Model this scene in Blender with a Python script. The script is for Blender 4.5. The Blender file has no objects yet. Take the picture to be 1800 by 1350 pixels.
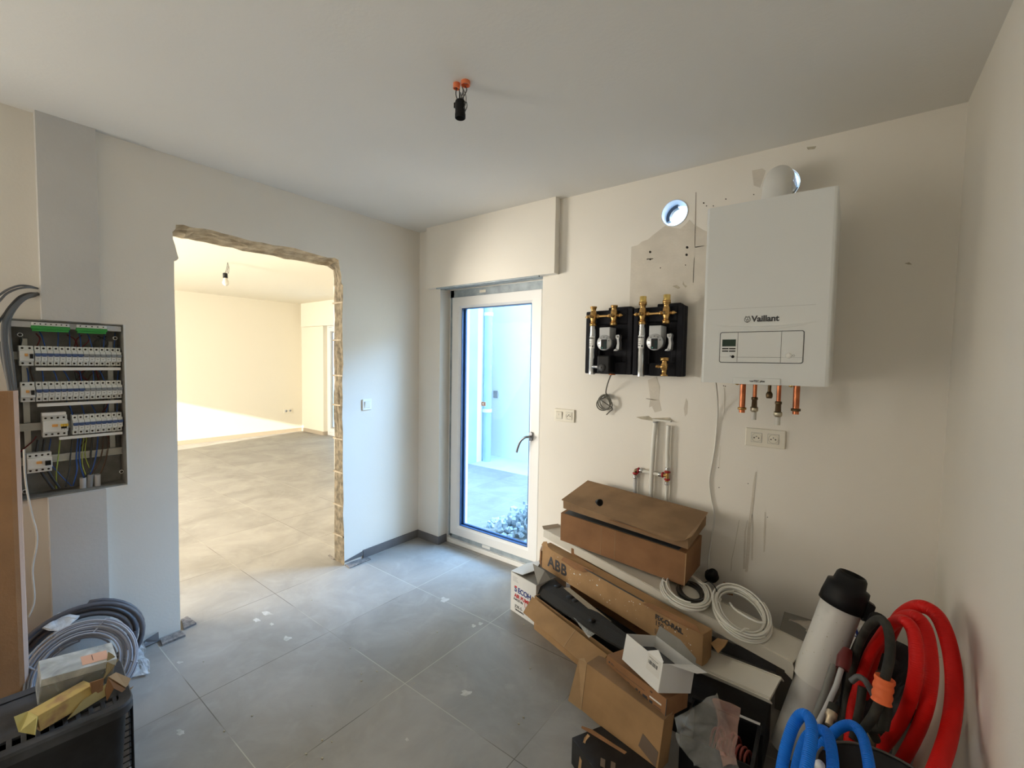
import bpy, bmesh, math, random
from mathutils import Vector, Matrix, Euler
from mathutils.geometry import tessellate_polygon

# ------------------------------------------------------------------ camera
SC = bpy.context.scene
COL = SC.collection
CAM_LOC = Vector((2.81256, -2.44504, 1.47759))
F = Vector((-0.60308459, 0.79603829, -0.05110789))
R = Vector((0.79642945, 0.60448631, 0.017217))
U = Vector((-0.04459941, 0.03032052, 0.99854472))
FPX = 781.63
cam_data = bpy.data.cameras.new('camera')
cam_data.sensor_width = 36.0
cam_data.lens = FPX / 1800 * 36
cam_data.clip_start = 0.02
cam = bpy.data.objects.new('camera', cam_data)
m = Matrix((R, U, -F)).transposed().to_4x4()
m.translation = CAM_LOC
cam.matrix_world = m
COL.objects.link(cam)
SC.camera = cam

# ------------------------------------------------------------------ world, sun, daylight
world = bpy.data.worlds.new('world')
SC.world = world
world.use_nodes = True
wn = world.node_tree.nodes
wn['Background'].inputs['Color'].default_value = (0.60, 0.82, 1.0, 1)
wn['Background'].inputs['Strength'].default_value = 2.3

def lamp(name, kind, loc, direction, energy, color, size=None, size_y=None):
    d = bpy.data.lights.new(name, kind)
    d.energy = energy
    d.color = color
    if kind == 'AREA':
        d.shape = 'RECTANGLE'
        d.size = size
        d.size_y = size_y
    o = bpy.data.objects.new(name, d)
    o.location = loc
    o.rotation_euler = Vector(direction).to_track_quat('-Z', 'Y').to_euler()
    COL.objects.link(o)
    return o
sun = lamp('sun', 'SUN', (0, -8, 6), (-0.19, 1.0, -0.30), 14.0, (1.0, 0.90, 0.72))
sun.data.angle = math.radians(0.6)
# daylight of the unseen windows in the south wall of the next room
lamp('daylight_next_room', 'AREA', (-2.5, -4.40, 1.25), (0.40, 1, -0.25), 590, (1.0, 0.93, 0.81), 3.8, 2.0)
# daylight that falls over the patio onto the door
lamp('daylight_patio', 'AREA', (2.1, 2.95, 3.7), (-0.45, -1.0, -0.55), 700, (0.30, 0.58, 1.0), 3.4, 1.5)
# added fill light by the left wall behind the camera, no window there
lamp('fill_behind', 'AREA', (0.10, -3.45, 1.35), (1, 0.30, 0.22), 31, (1.0, 0.94, 0.82), 0.95, 2.0)

vs = SC.view_settings
SC.display_settings.display_device = 'sRGB'
vs.view_transform = 'Standard'
vs.look = 'None'
vs.exposure = 0.32
vs.gamma = 1.0
vs.use_curve_mapping = False
SC.cycles.max_bounces = 12
SC.cycles.diffuse_bounces = 8
SC.cycles.transparent_max_bounces = 16
SC.cycles.sample_clamp_indirect = 6.0
SC.cycles.caustics_reflective = False
SC.cycles.caustics_refractive = False

rng = random.Random(7)

# ------------------------------------------------------------------ coordinates
def ray(u, v):
    return F + R * ((u - 900) / FPX) - U * ((v - 675) / FPX)
def on(u, v, axis, val):
    """the point of the plane axis = val that lies in that direction"""
    d = ray(u, v); i = 'xyz'.index(axis)
    return CAM_LOC + d * ((val - CAM_LOC[i]) / d[i])
def far(u, v, dist):
    return CAM_LOC + ray(u, v) * dist

# ------------------------------------------------------------------ materials
def mat(name, col, rough=0.6, metal=0.0, var=0.0, scale=8.0, bump=0.0, bscale=60.0, col2=None, coat=0.0,
        alpha=1.0, trans=0.0, detail=4.0, spec=0.5, stretch=None, sharp=(0.35, 0.65)):
    mt = bpy.data.materials.new(name)
    mt.use_nodes = True
    nt = mt.node_tree
    b = nt.nodes['Principled BSDF']
    b.inputs['Base Color'].default_value = (*col, 1)
    b.inputs['Roughness'].default_value = rough
    b.inputs['Metallic'].default_value = metal
    b.inputs['Coat Weight'].default_value = coat
    b.inputs['Alpha'].default_value = alpha
    b.inputs['Transmission Weight'].default_value = trans
    b.inputs['Specular IOR Level'].default_value = spec
    tc = nt.nodes.new('ShaderNodeTexCoord')
    src = tc.outputs['Object']
    if stretch:
        mp = nt.nodes.new('ShaderNodeMapping')
        mp.inputs['Scale'].default_value = stretch
        nt.links.new(src, mp.inputs['Vector'])
        src = mp.outputs['Vector']
    if var or col2:
        n = nt.nodes.new('ShaderNodeTexNoise')
        n.inputs['Scale'].default_value = scale
        n.inputs['Detail'].default_value = detail
        nt.links.new(src, n.inputs['Vector'])
        r = nt.nodes.new('ShaderNodeValToRGB')
        c2 = col2 if col2 else tuple(c * (1 - var) for c in col)
        r.color_ramp.elements[0].color = (*c2, 1)
        r.color_ramp.elements[0].position = sharp[0]
        r.color_ramp.elements[1].color = (*col, 1)
        r.color_ramp.elements[1].position = sharp[1]
        nt.links.new(n.outputs['Fac'], r.inputs['Fac'])
        nt.links.new(r.outputs['Color'], b.inputs['Base Color'])
    if bump:
        n2 = nt.nodes.new('ShaderNodeTexNoise')
        n2.inputs['Scale'].default_value = bscale
        n2.inputs['Detail'].default_value = 3
        nt.links.new(src, n2.inputs['Vector'])
        bp = nt.nodes.new('ShaderNodeBump')
        bp.inputs['Strength'].default_value = bump
        bp.inputs['Distance'].default_value = 0.004
        nt.links.new(n2.outputs['Fac'], bp.inputs['Height'])
        nt.links.new(bp.outputs['Normal'], b.inputs['Normal'])
    return mt

M = {}
M['wall'] = mat('white_wall_plaster', (0.80, 0.765, 0.70), 0.85, var=0.04, scale=1.6, bump=0.10, bscale=90)
M['wall_board'] = mat('grey_gypsum_board', (0.60, 0.59, 0.57), 0.9, var=0.06, scale=3, bump=0.2, bscale=60)
M['wall_next'] = mat('cream_wall_plaster', (0.74, 0.70, 0.60), 0.85, bump=0.1, bscale=80)
M['ceil'] = mat('ceiling_plaster', (0.74, 0.73, 0.70), 0.9, var=0.05, scale=0.9, bump=0.15, bscale=70)
M['patch'] = mat('bare_beige_plaster', (0.66, 0.61, 0.53), 0.9, var=0.10, scale=9, bump=0.4, bscale=70)
M['stain'] = mat('brown_stain', (0.50, 0.45, 0.35), 0.9, var=0.25, scale=30)
M['pencil'] = mat('pencil_line', (0.30, 0.25, 0.22), 0.9)
M['hole'] = mat('drilled_hole_dark', (0.03, 0.025, 0.02), 1.0)
M['block'] = mat('broken_concrete_block', (0.25, 0.205, 0.14), 0.95, col2=(0.11, 0.09, 0.06), scale=26, bump=1.0, bscale=90)
M['block_top'] = mat('broken_plaster_edge', (0.50, 0.42, 0.30), 0.95, col2=(0.30, 0.24, 0.16), scale=18, bump=1.0, bscale=60)
M['frame'] = mat('white_pvc', (0.76, 0.76, 0.75), 0.35)
M['film'] = mat('grey_protective_film', (0.36, 0.42, 0.46), 0.4, col2=(0.24, 0.29, 0.33), scale=14, bump=0.3, bscale=30)
M['gasket'] = mat('dark_blue_glazing_rubber', (0.03, 0.08, 0.20), 0.5)
M['skirt'] = mat('grey_tile_skirting', (0.15, 0.145, 0.15), 0.55, var=0.2, scale=10)
M['render_out'] = mat('outside_white_render', (0.80, 0.84, 0.86), 0.9)
M['render_grey'] = mat('outside_blue_grey_band', (0.42, 0.56, 0.66), 0.9, var=0.15, scale=2)
M['ground_out'] = mat('outside_pale_ground', (0.62, 0.70, 0.75), 0.9, var=0.1, scale=3)
M['rubble'] = mat('pale_rubble', (0.62, 0.68, 0.72), 0.95, col2=(0.25, 0.33, 0.40), scale=20)
M['white'] = mat('white_plastic', (0.78, 0.78, 0.76), 0.35)
M['cream'] = mat('cream_plastic', (0.74, 0.70, 0.60), 0.35)
M['dark'] = mat('black_plastic', (0.007, 0.007, 0.008), 0.5, spec=0.25)
M['black_foam'] = mat('black_moulded_foam', (0.010, 0.010, 0.014), 0.75, bump=0.4, bscale=120, spec=0.25)
M['grey_mid'] = mat('grey_plastic', (0.28, 0.29, 0.30), 0.45)
M['grey_light'] = mat('light_grey_plastic', (0.50, 0.51, 0.52), 0.4)

def tile_material():
    mt = bpy.data.materials.new('grey_floor_tiles')
    mt.use_nodes = True
    nt = mt.node_tree; L = nt.links; N = nt.nodes
    b = N['Principled BSDF']
    tc = N.new('ShaderNodeTexCoord')
    sep = N.new('ShaderNodeSeparateXYZ')
    L.new(tc.outputs['Object'], sep.inputs[0])
    def grout(sock, size, off):
        a = N.new('ShaderNodeMath'); a.operation = 'ADD'; a.inputs[1].default_value = off
        L.new(sock, a.inputs[0])
        d = N.new('ShaderNodeMath'); d.operation = 'DIVIDE'; d.inputs[1].default_value = size
        L.new(a.outputs[0], d.inputs[0])
        f = N.new('ShaderNodeMath'); f.operation = 'FRACT'; L.new(d.outputs[0], f.inputs[0])
        s = N.new('ShaderNodeMath'); s.operation = 'SUBTRACT'; s.inputs[1].default_value = 0.5
        L.new(f.outputs[0], s.inputs[0])
        ab = N.new('ShaderNodeMath'); ab.operation = 'ABSOLUTE'; L.new(s.outputs[0], ab.inputs[0])
        g = N.new('ShaderNodeMath'); g.operation = 'GREATER_THAN'
        g.inputs[1].default_value = 0.5 - 0.0017 / size
        L.new(ab.outputs[0], g.inputs[0])
        fl = N.new('ShaderNodeMath'); fl.operation = 'FLOOR'; L.new(d.outputs[0], fl.inputs[0])
        return g.outputs[0], fl.outputs[0]
    gx, ix = grout(sep.outputs['X'], 0.624, 60.0 * 0.624 - 0.012)
    gy, iy = grout(sep.outputs['Y'], 0.606, 60.0 * 0.606 + 0.56)
    mx = N.new('ShaderNodeMath'); mx.operation = 'MAXIMUM'
    L.new(gx, mx.inputs[0]); L.new(gy, mx.inputs[1])
    cmb = N.new('ShaderNodeCombineXYZ'); L.new(ix, cmb.inputs[0]); L.new(iy, cmb.inputs[1])
    wn_ = N.new('ShaderNodeTexWhiteNoise'); L.new(cmb.outputs[0], wn_.inputs['Vector'])
    n1 = N.new('ShaderNodeTexNoise'); n1.inputs['Scale'].default_value = 2.6; n1.inputs['Detail'].default_value = 9
    n1.inputs['Roughness'].default_value = 0.62
    n1.inputs['Distortion'].default_value = 0.6
    L.new(tc.outputs['Object'], n1.inputs['Vector'])
    r1 = N.new('ShaderNodeValToRGB')
    r1.color_ramp.elements[0].position = 0.36; r1.color_ramp.elements[0].color = (0.245, 0.235, 0.222, 1)
    r1.color_ramp.elements[1].position = 0.66; r1.color_ramp.elements[1].color = (0.33, 0.32, 0.305, 1)
    L.new(n1.outputs['Fac'], r1.inputs['Fac'])
    mul = N.new('ShaderNodeMix'); mul.data_type = 'RGBA'; mul.blend_type = 'MULTIPLY'
    mr = N.new('ShaderNodeMapRange'); mr.inputs['To Min'].default_value = 0.93; mr.inputs['To Max'].default_value = 1.05
    L.new(wn_.outputs['Value'], mr.inputs['Value'])
    mul.inputs['Factor'].default_value = 1.0
    L.new(r1.outputs['Color'], mul.inputs['A']); L.new(mr.outputs['Result'], mul.inputs['B'])
    # plaster dust smears
    n2 = N.new('ShaderNodeTexNoise'); n2.inputs['Scale'].default_value = 5.5; n2.inputs['Detail'].default_value = 7
    n2.inputs['Distortion'].default_value = 1.6
    L.new(tc.outputs['Object'], n2.inputs['Vector'])
    r2 = N.new('ShaderNodeValToRGB')
    r2.color_ramp.elements[0].position = 0.55; r2.color_ramp.elements[0].color = (0, 0, 0, 1)
    r2.color_ramp.elements[1].position = 0.78; r2.color_ramp.elements[1].color = (0.35, 0.35, 0.35, 1)
    L.new(n2.outputs['Fac'], r2.inputs['Fac'])
    dust = N.new('ShaderNodeMix'); dust.data_type = 'RGBA'
    dust.inputs['B'].default_value = (0.42, 0.41, 0.395, 1)
    L.new(r2.outputs['Color'], dust.inputs['Factor']); L.new(mul.outputs['Result'], dust.inputs['A'])
    # grout: pale in places, dark elsewhere
    n3 = N.new('ShaderNodeTexNoise'); n3.inputs['Scale'].default_value = 1.1
    L.new(tc.outputs['Object'], n3.inputs['Vector'])
    r3 = N.new('ShaderNodeValToRGB')
    r3.color_ramp.elements[0].position = 0.45; r3.color_ramp.elements[0].color = (0.11, 0.10, 0.09, 1)
    r3.color_ramp.elements[1].position = 0.55; r3.color_ramp.elements[1].color = (0.44, 0.42, 0.38, 1)
    L.new(n3.outputs['Fac'], r3.inputs['Fac'])
    fin = N.new('ShaderNodeMix'); fin.data_type = 'RGBA'
    L.new(mx.outputs[0], fin.inputs['Factor']); L.new(dust.outputs['Result'], fin.inputs['A']); L.new(r3.outputs['Color'], fin.inputs['B'])
    L.new(fin.outputs['Result'], b.inputs['Base Color'])
    b.inputs['Roughness'].default_value = 0.48
    b.inputs['Specular IOR Level'].default_value = 0.45
    rr = N.new('ShaderNodeMapRange'); rr.inputs['To Min'].default_value = 0.42; rr.inputs['To Max'].default_value = 0.62
    L.new(n2.outputs['Fac'], rr.inputs['Value']); L.new(rr.outputs['Result'], b.inputs['Roughness'])
    bp = N.new('ShaderNodeBump'); bp.inputs['Strength'].default_value = 0.35; bp.inputs['Distance'].default_value = 0.002
    iv = N.new('ShaderNodeMath'); iv.operation = 'SUBTRACT'; iv.inputs[0].default_value = 1.0
    L.new(mx.outputs[0], iv.inputs[1]); L.new(iv.outputs[0], bp.inputs['Height'])
    L.new(bp.outputs['Normal'], b.inputs['Normal'])
    return mt
M['tiles'] = tile_material()

def glass_material(name, tint, refl=0.07):
    mt = bpy.data.materials.new(name)
    mt.use_nodes = True
    nt = mt.node_tree; N = nt.nodes; L = nt.links
    N.remove(N['Principled BSDF'])
    out = N['Material Output']
    t = N.new('ShaderNodeBsdfTransparent'); t.inputs['Color'].default_value = (*tint, 1)
    g = N.new('ShaderNodeBsdfGlossy'); g.inputs['Roughness'].default_value = 0.03
    mx = N.new('ShaderNodeMixShader'); mx.inputs['Fac'].default_value = refl
    L.new(t.outputs[0], mx.inputs[1]); L.new(g.outputs[0], mx.inputs[2])
    L.new(mx.outputs[0], out.inputs['Surface'])
    return mt
M['glass'] = glass_material('clear_door_glass', (0.94, 0.985, 1.0), 0.0015)

# ------------------------------------------------------------------ mesh building
class MB:
    """collects shapes and links them as ONE mesh object"""
    def __init__(s):
        s.v = []; s.f = []; s.mi = []; s.cur = 0; s.sm = []
    def add(s, verts, faces, smooth=False):
        o = len(s.v)
        s.v += [Vector(p) for p in verts]
        for f in faces:
            s.f.append([i + o for i in f]); s.mi.append(s.cur); s.sm.append(smooth)
        return s
    def slot(s, i):
        s.cur = i; return s
    def box(s, x0, x1, y0, y1, z0, z1, mtx=None):
        p = [Vector((x, y, z)) for z in (z0, z1) for y in (y0, y1) for x in (x0, x1)]
        if mtx is not None: p = [mtx @ q for q in p]
        return s.add(p, [(0, 2, 3, 1), (4, 5, 7, 6), (0, 1, 5, 4), (2, 6, 7, 3), (0, 4, 6, 2), (1, 3, 7, 5)])
    def slab(s, pts, t):
        """flat or bent panel through the given corners, t thick"""
        pts = [Vector(p) for p in pts]
        n = Vector((0, 0, 0))
        for i in range(len(pts)):
            a, b = pts[i], pts[(i + 1) % len(pts)]
            n += a.cross(b)
        n.normalize()
        k = len(pts)
        vs_ = [p + n * t / 2 for p in pts] + [p - n * t / 2 for p in pts]
        fs = [list(range(k)), list(range(2 * k - 1, k - 1, -1))]
        for i in range(k):
            j = (i + 1) % k
            fs.append([i, i + k, j + k, j])
        return s.add(vs_, fs)
    def tube(s, path, r, n=10, cap=True, radii=None, closed=False):
        path = [Vector(p) for p in path]
        k = len(path)
        up = None
        vs_, fs = [], []
        for i, p in enumerate(path):
            if closed:
                t = path[(i + 1) % k] - path[i - 1]
            else:
                t = path[min(i + 1, k - 1)] - path[max(i - 1, 0)]
            if t.length < 1e-9: t = Vector((0, 0, 1))
            t.normalize()
            if up is None:
                up = Vector((0, 0, 1)) if abs(t.z) < 0.9 else Vector((1, 0, 0))
            up = (up - t * up.dot(t))
            if up.length < 1e-6: up = t.orthogonal()
            up.normalize()
            w = t.cross(up)
            rr = radii[i] if radii else r
            for j in range(n):
                a = 2 * math.pi * j / n
                vs_.append(p + up * (rr * math.cos(a)) + w * (rr * math.sin(a)))
        for i in range(k - 1 if not closed else k):
            i2 = (i + 1) % k
            for j in range(n):
                j2 = (j + 1) % n
                fs.append([i * n + j, i * n + j2, i2 * n + j2, i2 * n + j])
        s.add(vs_, fs, True)
        if cap and not closed:
            s.add([vs_[j] for j in range(n)], [list(range(n - 1, -1, -1))])
            s.add([vs_[(k - 1) * n + j] for j in range(n)], [list(range(n))])
        return s
    def cyl(s, a, b, r, n=20, r2=None):
        return s.tube([a, b], r, n, radii=[r, r if r2 is None else r2])
    def hollow(s, path, r, th, n=24):
        """open pipe with wall thickness"""
        s.tube(path, r, n, cap=False)
        k = len(s.f)
        s.tube(path, r - th, n, cap=False)
        for i in range(k, len(s.f)): s.f[i].reverse()
        for idx in (0, -1):
            p = Vector(path[idx]); q = Vector(path[1 if idx == 0 else -2])
            t = (p - q).normalized()
            o = t.orthogonal().normalized(); w = t.cross(o)
            vs_ = []
            for rr in (r, r - th):
                for j in range(n):
                    a = 2 * math.pi * j / n
                    vs_.append(p + o * rr * math.cos(a) + w * rr * math.sin(a))
            s.add(vs_, [[j, (j + 1) % n, n + (j + 1) % n, n + j] for j in range(n)])
        return s
    def lathe(s, prof, origin, axis, n=28):
        """prof: (radius, height) along axis"""
        ax = Vector(axis).normalized(); o = ax.orthogonal().normalized(); w = ax.cross(o)
        vs_ = []
        for (r, h) in prof:
            for j in range(n):
                a = 2 * math.pi * j / n
                vs_.append(Vector(origin) + ax * h + o * (r * math.cos(a)) + w * (r * math.sin(a)))
        fs = []
        for i in range(len(prof) - 1):
            for j in range(n):
                j2 = (j + 1) % n
                fs.append([i * n + j, i * n + j2, (i + 1) * n + j2, (i + 1) * n + j])
        s.add(vs_, fs, True)
        return s
    def disc(s, c, axis, r, n=24):
        ax = Vector(axis).normalized(); o = ax.orthogonal().normalized(); w = ax.cross(o)
        return s.add([Vector(c) + o * r * math.cos(2 * math.pi * j / n) + w * r * math.sin(2 * math.pi * j / n) for j in range(n)], [list(range(n))])
    def build(s, name, mats, parent=None, bevel=0.0, local=None, seg=2, solid=0.0):
        me = bpy.data.meshes.new(name)
        vv = s.v if local is None else [local @ p for p in s.v]
        me.from_pydata([tuple(p) for p in vv], [], s.f)
        if not isinstance(mats, (list, tuple)): mats = [mats]
        for mt in mats: me.materials.append(mt)
        for i, p in enumerate(me.polygons):
            p.material_index = s.mi[i]; p.use_smooth = s.sm[i]
        me.update()
        o = bpy.data.objects.new(name, me)
        COL.objects.link(o)
        if parent is not None: o.parent = parent
        if bevel:
            b = o.modifiers.new('bevel', 'BEVEL'); b.width = bevel; b.segments = seg; b.limit_method = 'ANGLE'
            b.angle_limit = math.radians(40)
        if solid:
            b = o.modifiers.new('solid', 'SOLIDIFY'); b.thickness = solid
        return o

def tag(o, label=None, cat=None, group=None, kind=None):
    if label: o['label'] = label
    if cat: o['category'] = cat
    if group: o['group'] = group
    if kind: o['kind'] = kind
    return o
def thing(name, label, cat, loc=(0, 0, 0), rot=(0, 0, 0), group=None):
    o = bpy.data.objects.new(name, None)
    o.empty_display_size = 0.05
    o.location = loc; o.rotation_euler = rot
    COL.objects.link(o)
    return tag(o, label, cat, group)
def root_inv(o):
    return Matrix.LocRotScale(o.location, o.rotation_euler, None).inverted()
def struct(o):
    o['kind'] = 'structure'; return o
def spline(pts, n=8):
    """smooth path through the points (Catmull-Rom)"""
    pts = [Vector(p) for p in pts]
    P = [pts[0] * 2 - pts[1]] + pts + [pts[-1] * 2 - pts[-2]]
    out = []
    for i in range(1, len(P) - 2):
        p0, p1, p2, p3 = P[i - 1:i + 3]
        for k in range(n):
            t = k / n
            out.append(0.5 * ((2 * p1) + (p2 - p0) * t + (2 * p0 - 5 * p1 + 4 * p2 - p3) * t * t + (3 * p1 - p0 - 3 * p2 + p3) * t ** 3))
    out.append(pts[-1])
    return out
def text(name, body, size, mtx, material, parent=None, bold=0.0, extrude=0.0004, shear=0.0, spacing=1.0, align='LEFT'):
    c = bpy.data.curves.new(name, 'FONT')
    c.body = body; c.size = size; c.extrude = extrude; c.offset = bold; c.shear = shear; c.space_character = spacing
    c.align_x = align
    c.materials.append(material)
    o = bpy.data.objects.new(name, c)
    COL.objects.link(o)
    o.parent = parent
    o.matrix_local = mtx
    bpy.context.view_layer.update()
    me = bpy.data.meshes.new_from_object(o.evaluated_get(bpy.context.evaluated_depsgraph_get()))
    bpy.data.objects.remove(o)
    o = bpy.data.objects.new(name, me)
    COL.objects.link(o)
    o.parent = parent
    o.matrix_local = mtx
    return o
def face_mtx(origin, right, up):
    r_ = Vector(right).normalized(); u_ = Vector(up).normalized()
    n_ = r_.cross(u_).normalized(); u_ = n_.cross(r_)
    mm = Matrix((r_, u_, n_)).transposed().to_4x4(); mm.translation = Vector(origin)
    return mm
# ------------------------------------------------------------------ room shell
H = 2.5
WR = 3.129          # right wall
YB = -4.0           # back wall
XF = -5.95          # far wall of the next room
YN = 2.12           # north wall of the next room
YS = -4.5           # south wall of the next room

def planar(mb, outer, holes, place, flip=False):
    """polygon with holes; place maps 2D to 3D"""
    loops = [[Vector((a, b, 0)) for a, b in outer]] + [[Vector((a, b, 0)) for a, b in h] for h in holes]
    tris = tessellate_polygon(loops)
    flat = [p for l in loops for p in l]
    fs = [list(t) if not flip else list(t)[::-1] for t in tris]
    mb.add([place(p.x, p.y) for p in flat], fs)
def circle2(cx, cy, r, n=32):
    return [(cx + r * math.cos(2 * math.pi * i / n), cy + r * math.sin(2 * math.pi * i / n)) for i in range(n)]

# floor: both rooms
mb = MB()
mb.box(XF - 0.1, WR + 0.1, YS - 0.1, YN + 0.1, -0.10, 0.0)
struct(mb.build('floor', M['tiles']))
# ceilings
mb = MB()
mb.box(-0.07, WR + 0.1, YB - 0.1, 0.2, H, H + 0.1)
struct(mb.build('ceiling', M['ceil']))
mb = MB()
mb.box(XF - 0.1, -0.07, YS - 0.1, YN + 0.1, H + 0.035, H + 0.15)
struct(mb.build('ceiling_next_room', M['wall_next']))

# ---- left wall with the broken-out opening
front = [(605.5, 993), (604.5, 930), (603, 905), (604, 880), (602.5, 820), (603, 760), (601.5, 735), (602.5, 700), (601.5, 672),
         (603.5, 640), (602.5, 610), (601.5, 560), (603, 520), (603, 502), (600, 497), (600, 486), (597, 470), (595, 457), (588, 453),
         (576, 453), (558, 448), (540, 443), (518, 436), (500, 433), (480, 431), (460, 426), (443, 424), (426, 419), (408, 414),
         (390, 410), (375, 405), (360, 402), (346, 401), (334, 399), (322, 395), (309, 395), (308, 403), (303, 408), (304, 420),
         (308, 432), (311, 444), (314, 454), (311, 457.5), (306, 458), (306.3, 500), (308, 560), (310, 640), (313, 850), (315, 1000), (317.5, 1108)]
fo = []
for (a, b) in front:
    p = on(a, b, 'x', 0.0)
    fo.append((p.y, max(p.z, 0.0)))
fo[0] = (fo[0][0], 0.0); fo[-1] = (fo[-1][0], 0.0)
TH = 0.135
bo = []
r5 = random.Random(3)
for i, (y, z) in enumerate(fo):
    e = 0.0 if i in (0, len(fo) - 1) else r5.uniform(-0.006, 0.006)
    if i <= 16: y2, z2 = -0.672 + e, z
    elif i < 36: y2, z2 = y, 2.118 + e * 0.9
    else: y2, z2 = min(y, -1.655) + 0.0 + e, z
    bo.append((y2, z2))
EY0, EY1, EZ0, EZ1 = -2.232, -1.858, 0.838, 1.622
mb = MB()
mb.slot(0)
outer = [(0.0, 0.0), (0.0, H + 0.05), (-2.0, H + 0.05), (-2.0, EZ1), (EY1, EZ1), (EY1, EZ0), (-2.0, EZ0), (-2.0, 0.0)] + \
        [(y, z) for (y, z) in reversed(fo)]
planar(mb, outer, [], lambda a, b: Vector((0, a, b)))
outer_b = [(0.3, 0.0), (0.3, H + 0.05), (YB - 0.5, H + 0.05), (YB - 0.5, 0.0)] + [(y, z) for (y, z) in reversed(bo)]
planar(mb, outer_b, [], lambda a, b: Vector((-TH, a, b)), True)
# gypsum-boarded strip around the fuse box, standing slightly proud
mb.slot(2)
mb.box(-0.12, 0.032, -2.135, -1.945, EZ1, H + 0.05)
mb.box(-0.12, 0.032, -2.135, -1.945, -0.01, EZ0 + 0.0)
mb.slot(0)
mb.box(-0.12, -0.012, YB - 0.2, -2.10, EZ1, H + 0.05)
mb.box(-0.12, -0.012, YB - 0.2, -2.10, -0.01, EZ0)
mb.box(-0.12, -0.012, YB - 0.2, EY0, EZ0, EZ1)
# the broken reveal
mb.slot(1)
NS = 6
r6 = random.Random(11)
def reveal(idx, slot):
    mb.slot(slot)
    rows = []
    for k in range(len(idx)):
        a = fo[idx[k]]; b = bo[idx[k]]
        row = []
        for j in range(NS + 1):
            t = j / NS
            x = -TH * t
            y = a[0] + (b[0] - a[0]) * t; z = a[1] + (b[1] - a[1]) * t
            if 0 < j < NS and 0 < k < len(idx) - 1:
                y += r6.uniform(-0.006, 0.006); z += r6.uniform(-0.006, 0.006) 
            row.append(Vector((x, y, z)))
        rows.append(row)
    base = [p for row in rows for p in row]
    fs = []
    w = NS + 1
    for k in range(len(rows) - 1):
        for j in range(NS):
            fs.append([k * w + j, (k + 1) * w + j, (k + 1) * w + j + 1, k * w + j + 1])
    mb.add(base, fs)
# refine the jamb outlines by resampling is not needed: the outline itself is ragged
reveal(list(range(0, 18)), 1)
reveal(list(range(17, 36)), 3)
reveal(list(range(35, len(fo))), 1)
struct(mb.build('wall_left', [M['wall'], M['block'], M['wall_board'], M['block_top']]))

# mortar joints of the broken jamb: courses of block
mb = MB()
for k, z in enumerate((0.20, 0.42, 0.66, 0.90, 1.14, 1.35, 1.60, 1.86)):
    mb.box(-TH + 0.006, -0.008, -0.676, -0.6855 - 0.002, z, z + 0.011)
struct(mb.build('trim_1', mat('pale_mortar_joint', (0.44, 0.37, 0.27), 0.95, var=0.3, scale=40, bump=1.0, bscale=80)))

# ---- facade wall (with niche, flue holes, bare plaster patch)
NX0, NX1, NZ1 = 0.243, 1.197, 2.035
H1 = (2.031, 2.283, 0.070)
H2 = (2.518, 2.322, 0.076)
mb = MB()
outer = [(0, -0.02), (NX0, -0.02), (NX0, NZ1 + 0.01), (NX1, NZ1 + 0.01), (NX1, -0.02), (WR + 0.1, -0.02), (WR + 0.1, H + 0.05), (0, H + 0.05)]
planar(mb, outer, [circle2(*H1), circle2(*H2)], lambda a, b: Vector((a, 0, b)), False)
outer_o = [(-1.75, -0.2), (NX0, -0.2), (NX0, NZ1 + 0.01), (NX1, NZ1 + 0.01), (NX1, -0.2), (WR + 0.1, -0.2), (WR + 0.1, H + 0.9), (-1.75, H + 0.9)]
planar(mb, outer_o, [circle2(H1[0], H1[1], 0.25), circle2(H2[0] + 0.02, H2[1], 0.25)], lambda a, b: Vector((a, 0.34, b)), True)
# niche reveals
mb.box(NX0 - 0.02, NX0, 0.0006, 0.34, -0.02, NZ1 + 0.02)
mb.box(NX1, NX1 + 0.02, 0.0006, 0.34, -0.02, NZ1 + 0.02)
mb.box(NX0 - 0.02, NX1 + 0.02, 0.0006, 0.34, NZ1, NZ1 + 0.02)
# roller-blind box above the door
mb.box(0.143, 1.318, -0.056, 0.001, NZ1 - 0.003, H + 0.01)
# bare plaster and stains, a hair thick
def decal(pts, slot, lift=0.0012):
    mb.slot(slot)
    q = [on(a, b, 'y', 0.0) for a, b in pts]
    k = len(q)
    loops = [[Vector((p.x, p.z, 0)) for p in q]]
    tr = tessellate_polygon(loops)
    fr = [Vector((p.x, -lift, p.z)) for p in q]
    bk = [Vector((p.x, 0, p.z)) for p in q]
    mb.add(fr + bk, [list(t) for t in tr] + [[i, (i + 1) % k, (i + 1) % k + k, i + k] for i in range(k)])
decal([(1110, 434), (1113, 433), (1121, 431), (1128, 425), (1139, 421), (1147, 414), (1160, 404), (1169, 397), (1180, 400), (1196, 402), (1206, 394),
       (1212, 386), (1219, 394), (1226, 398), (1236, 404), (1243, 407), (1243, 560), (1232, 650), (1231, 664), (1222, 662), (1200, 664), (1107, 650), (1106, 560)], 1)
decal([(1139, 668), (1154, 662), (1160, 680), (1158, 700), (1163, 722), (1151, 725), (1146, 714), (1141, 716), (1143, 700)], 1)
decal([(1206, 700), (1209, 706), (1208, 727), (1204, 732), (1202, 718)], 1)
decal([(1322, 300), (1340, 296), (1346, 300), (1336, 330), (1325, 326)], 1)
decal([(1118, 733), (1140, 731), (1146, 735), (1178, 734), (1182, 738), (1150, 740), (1128, 737)], 2)
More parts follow.
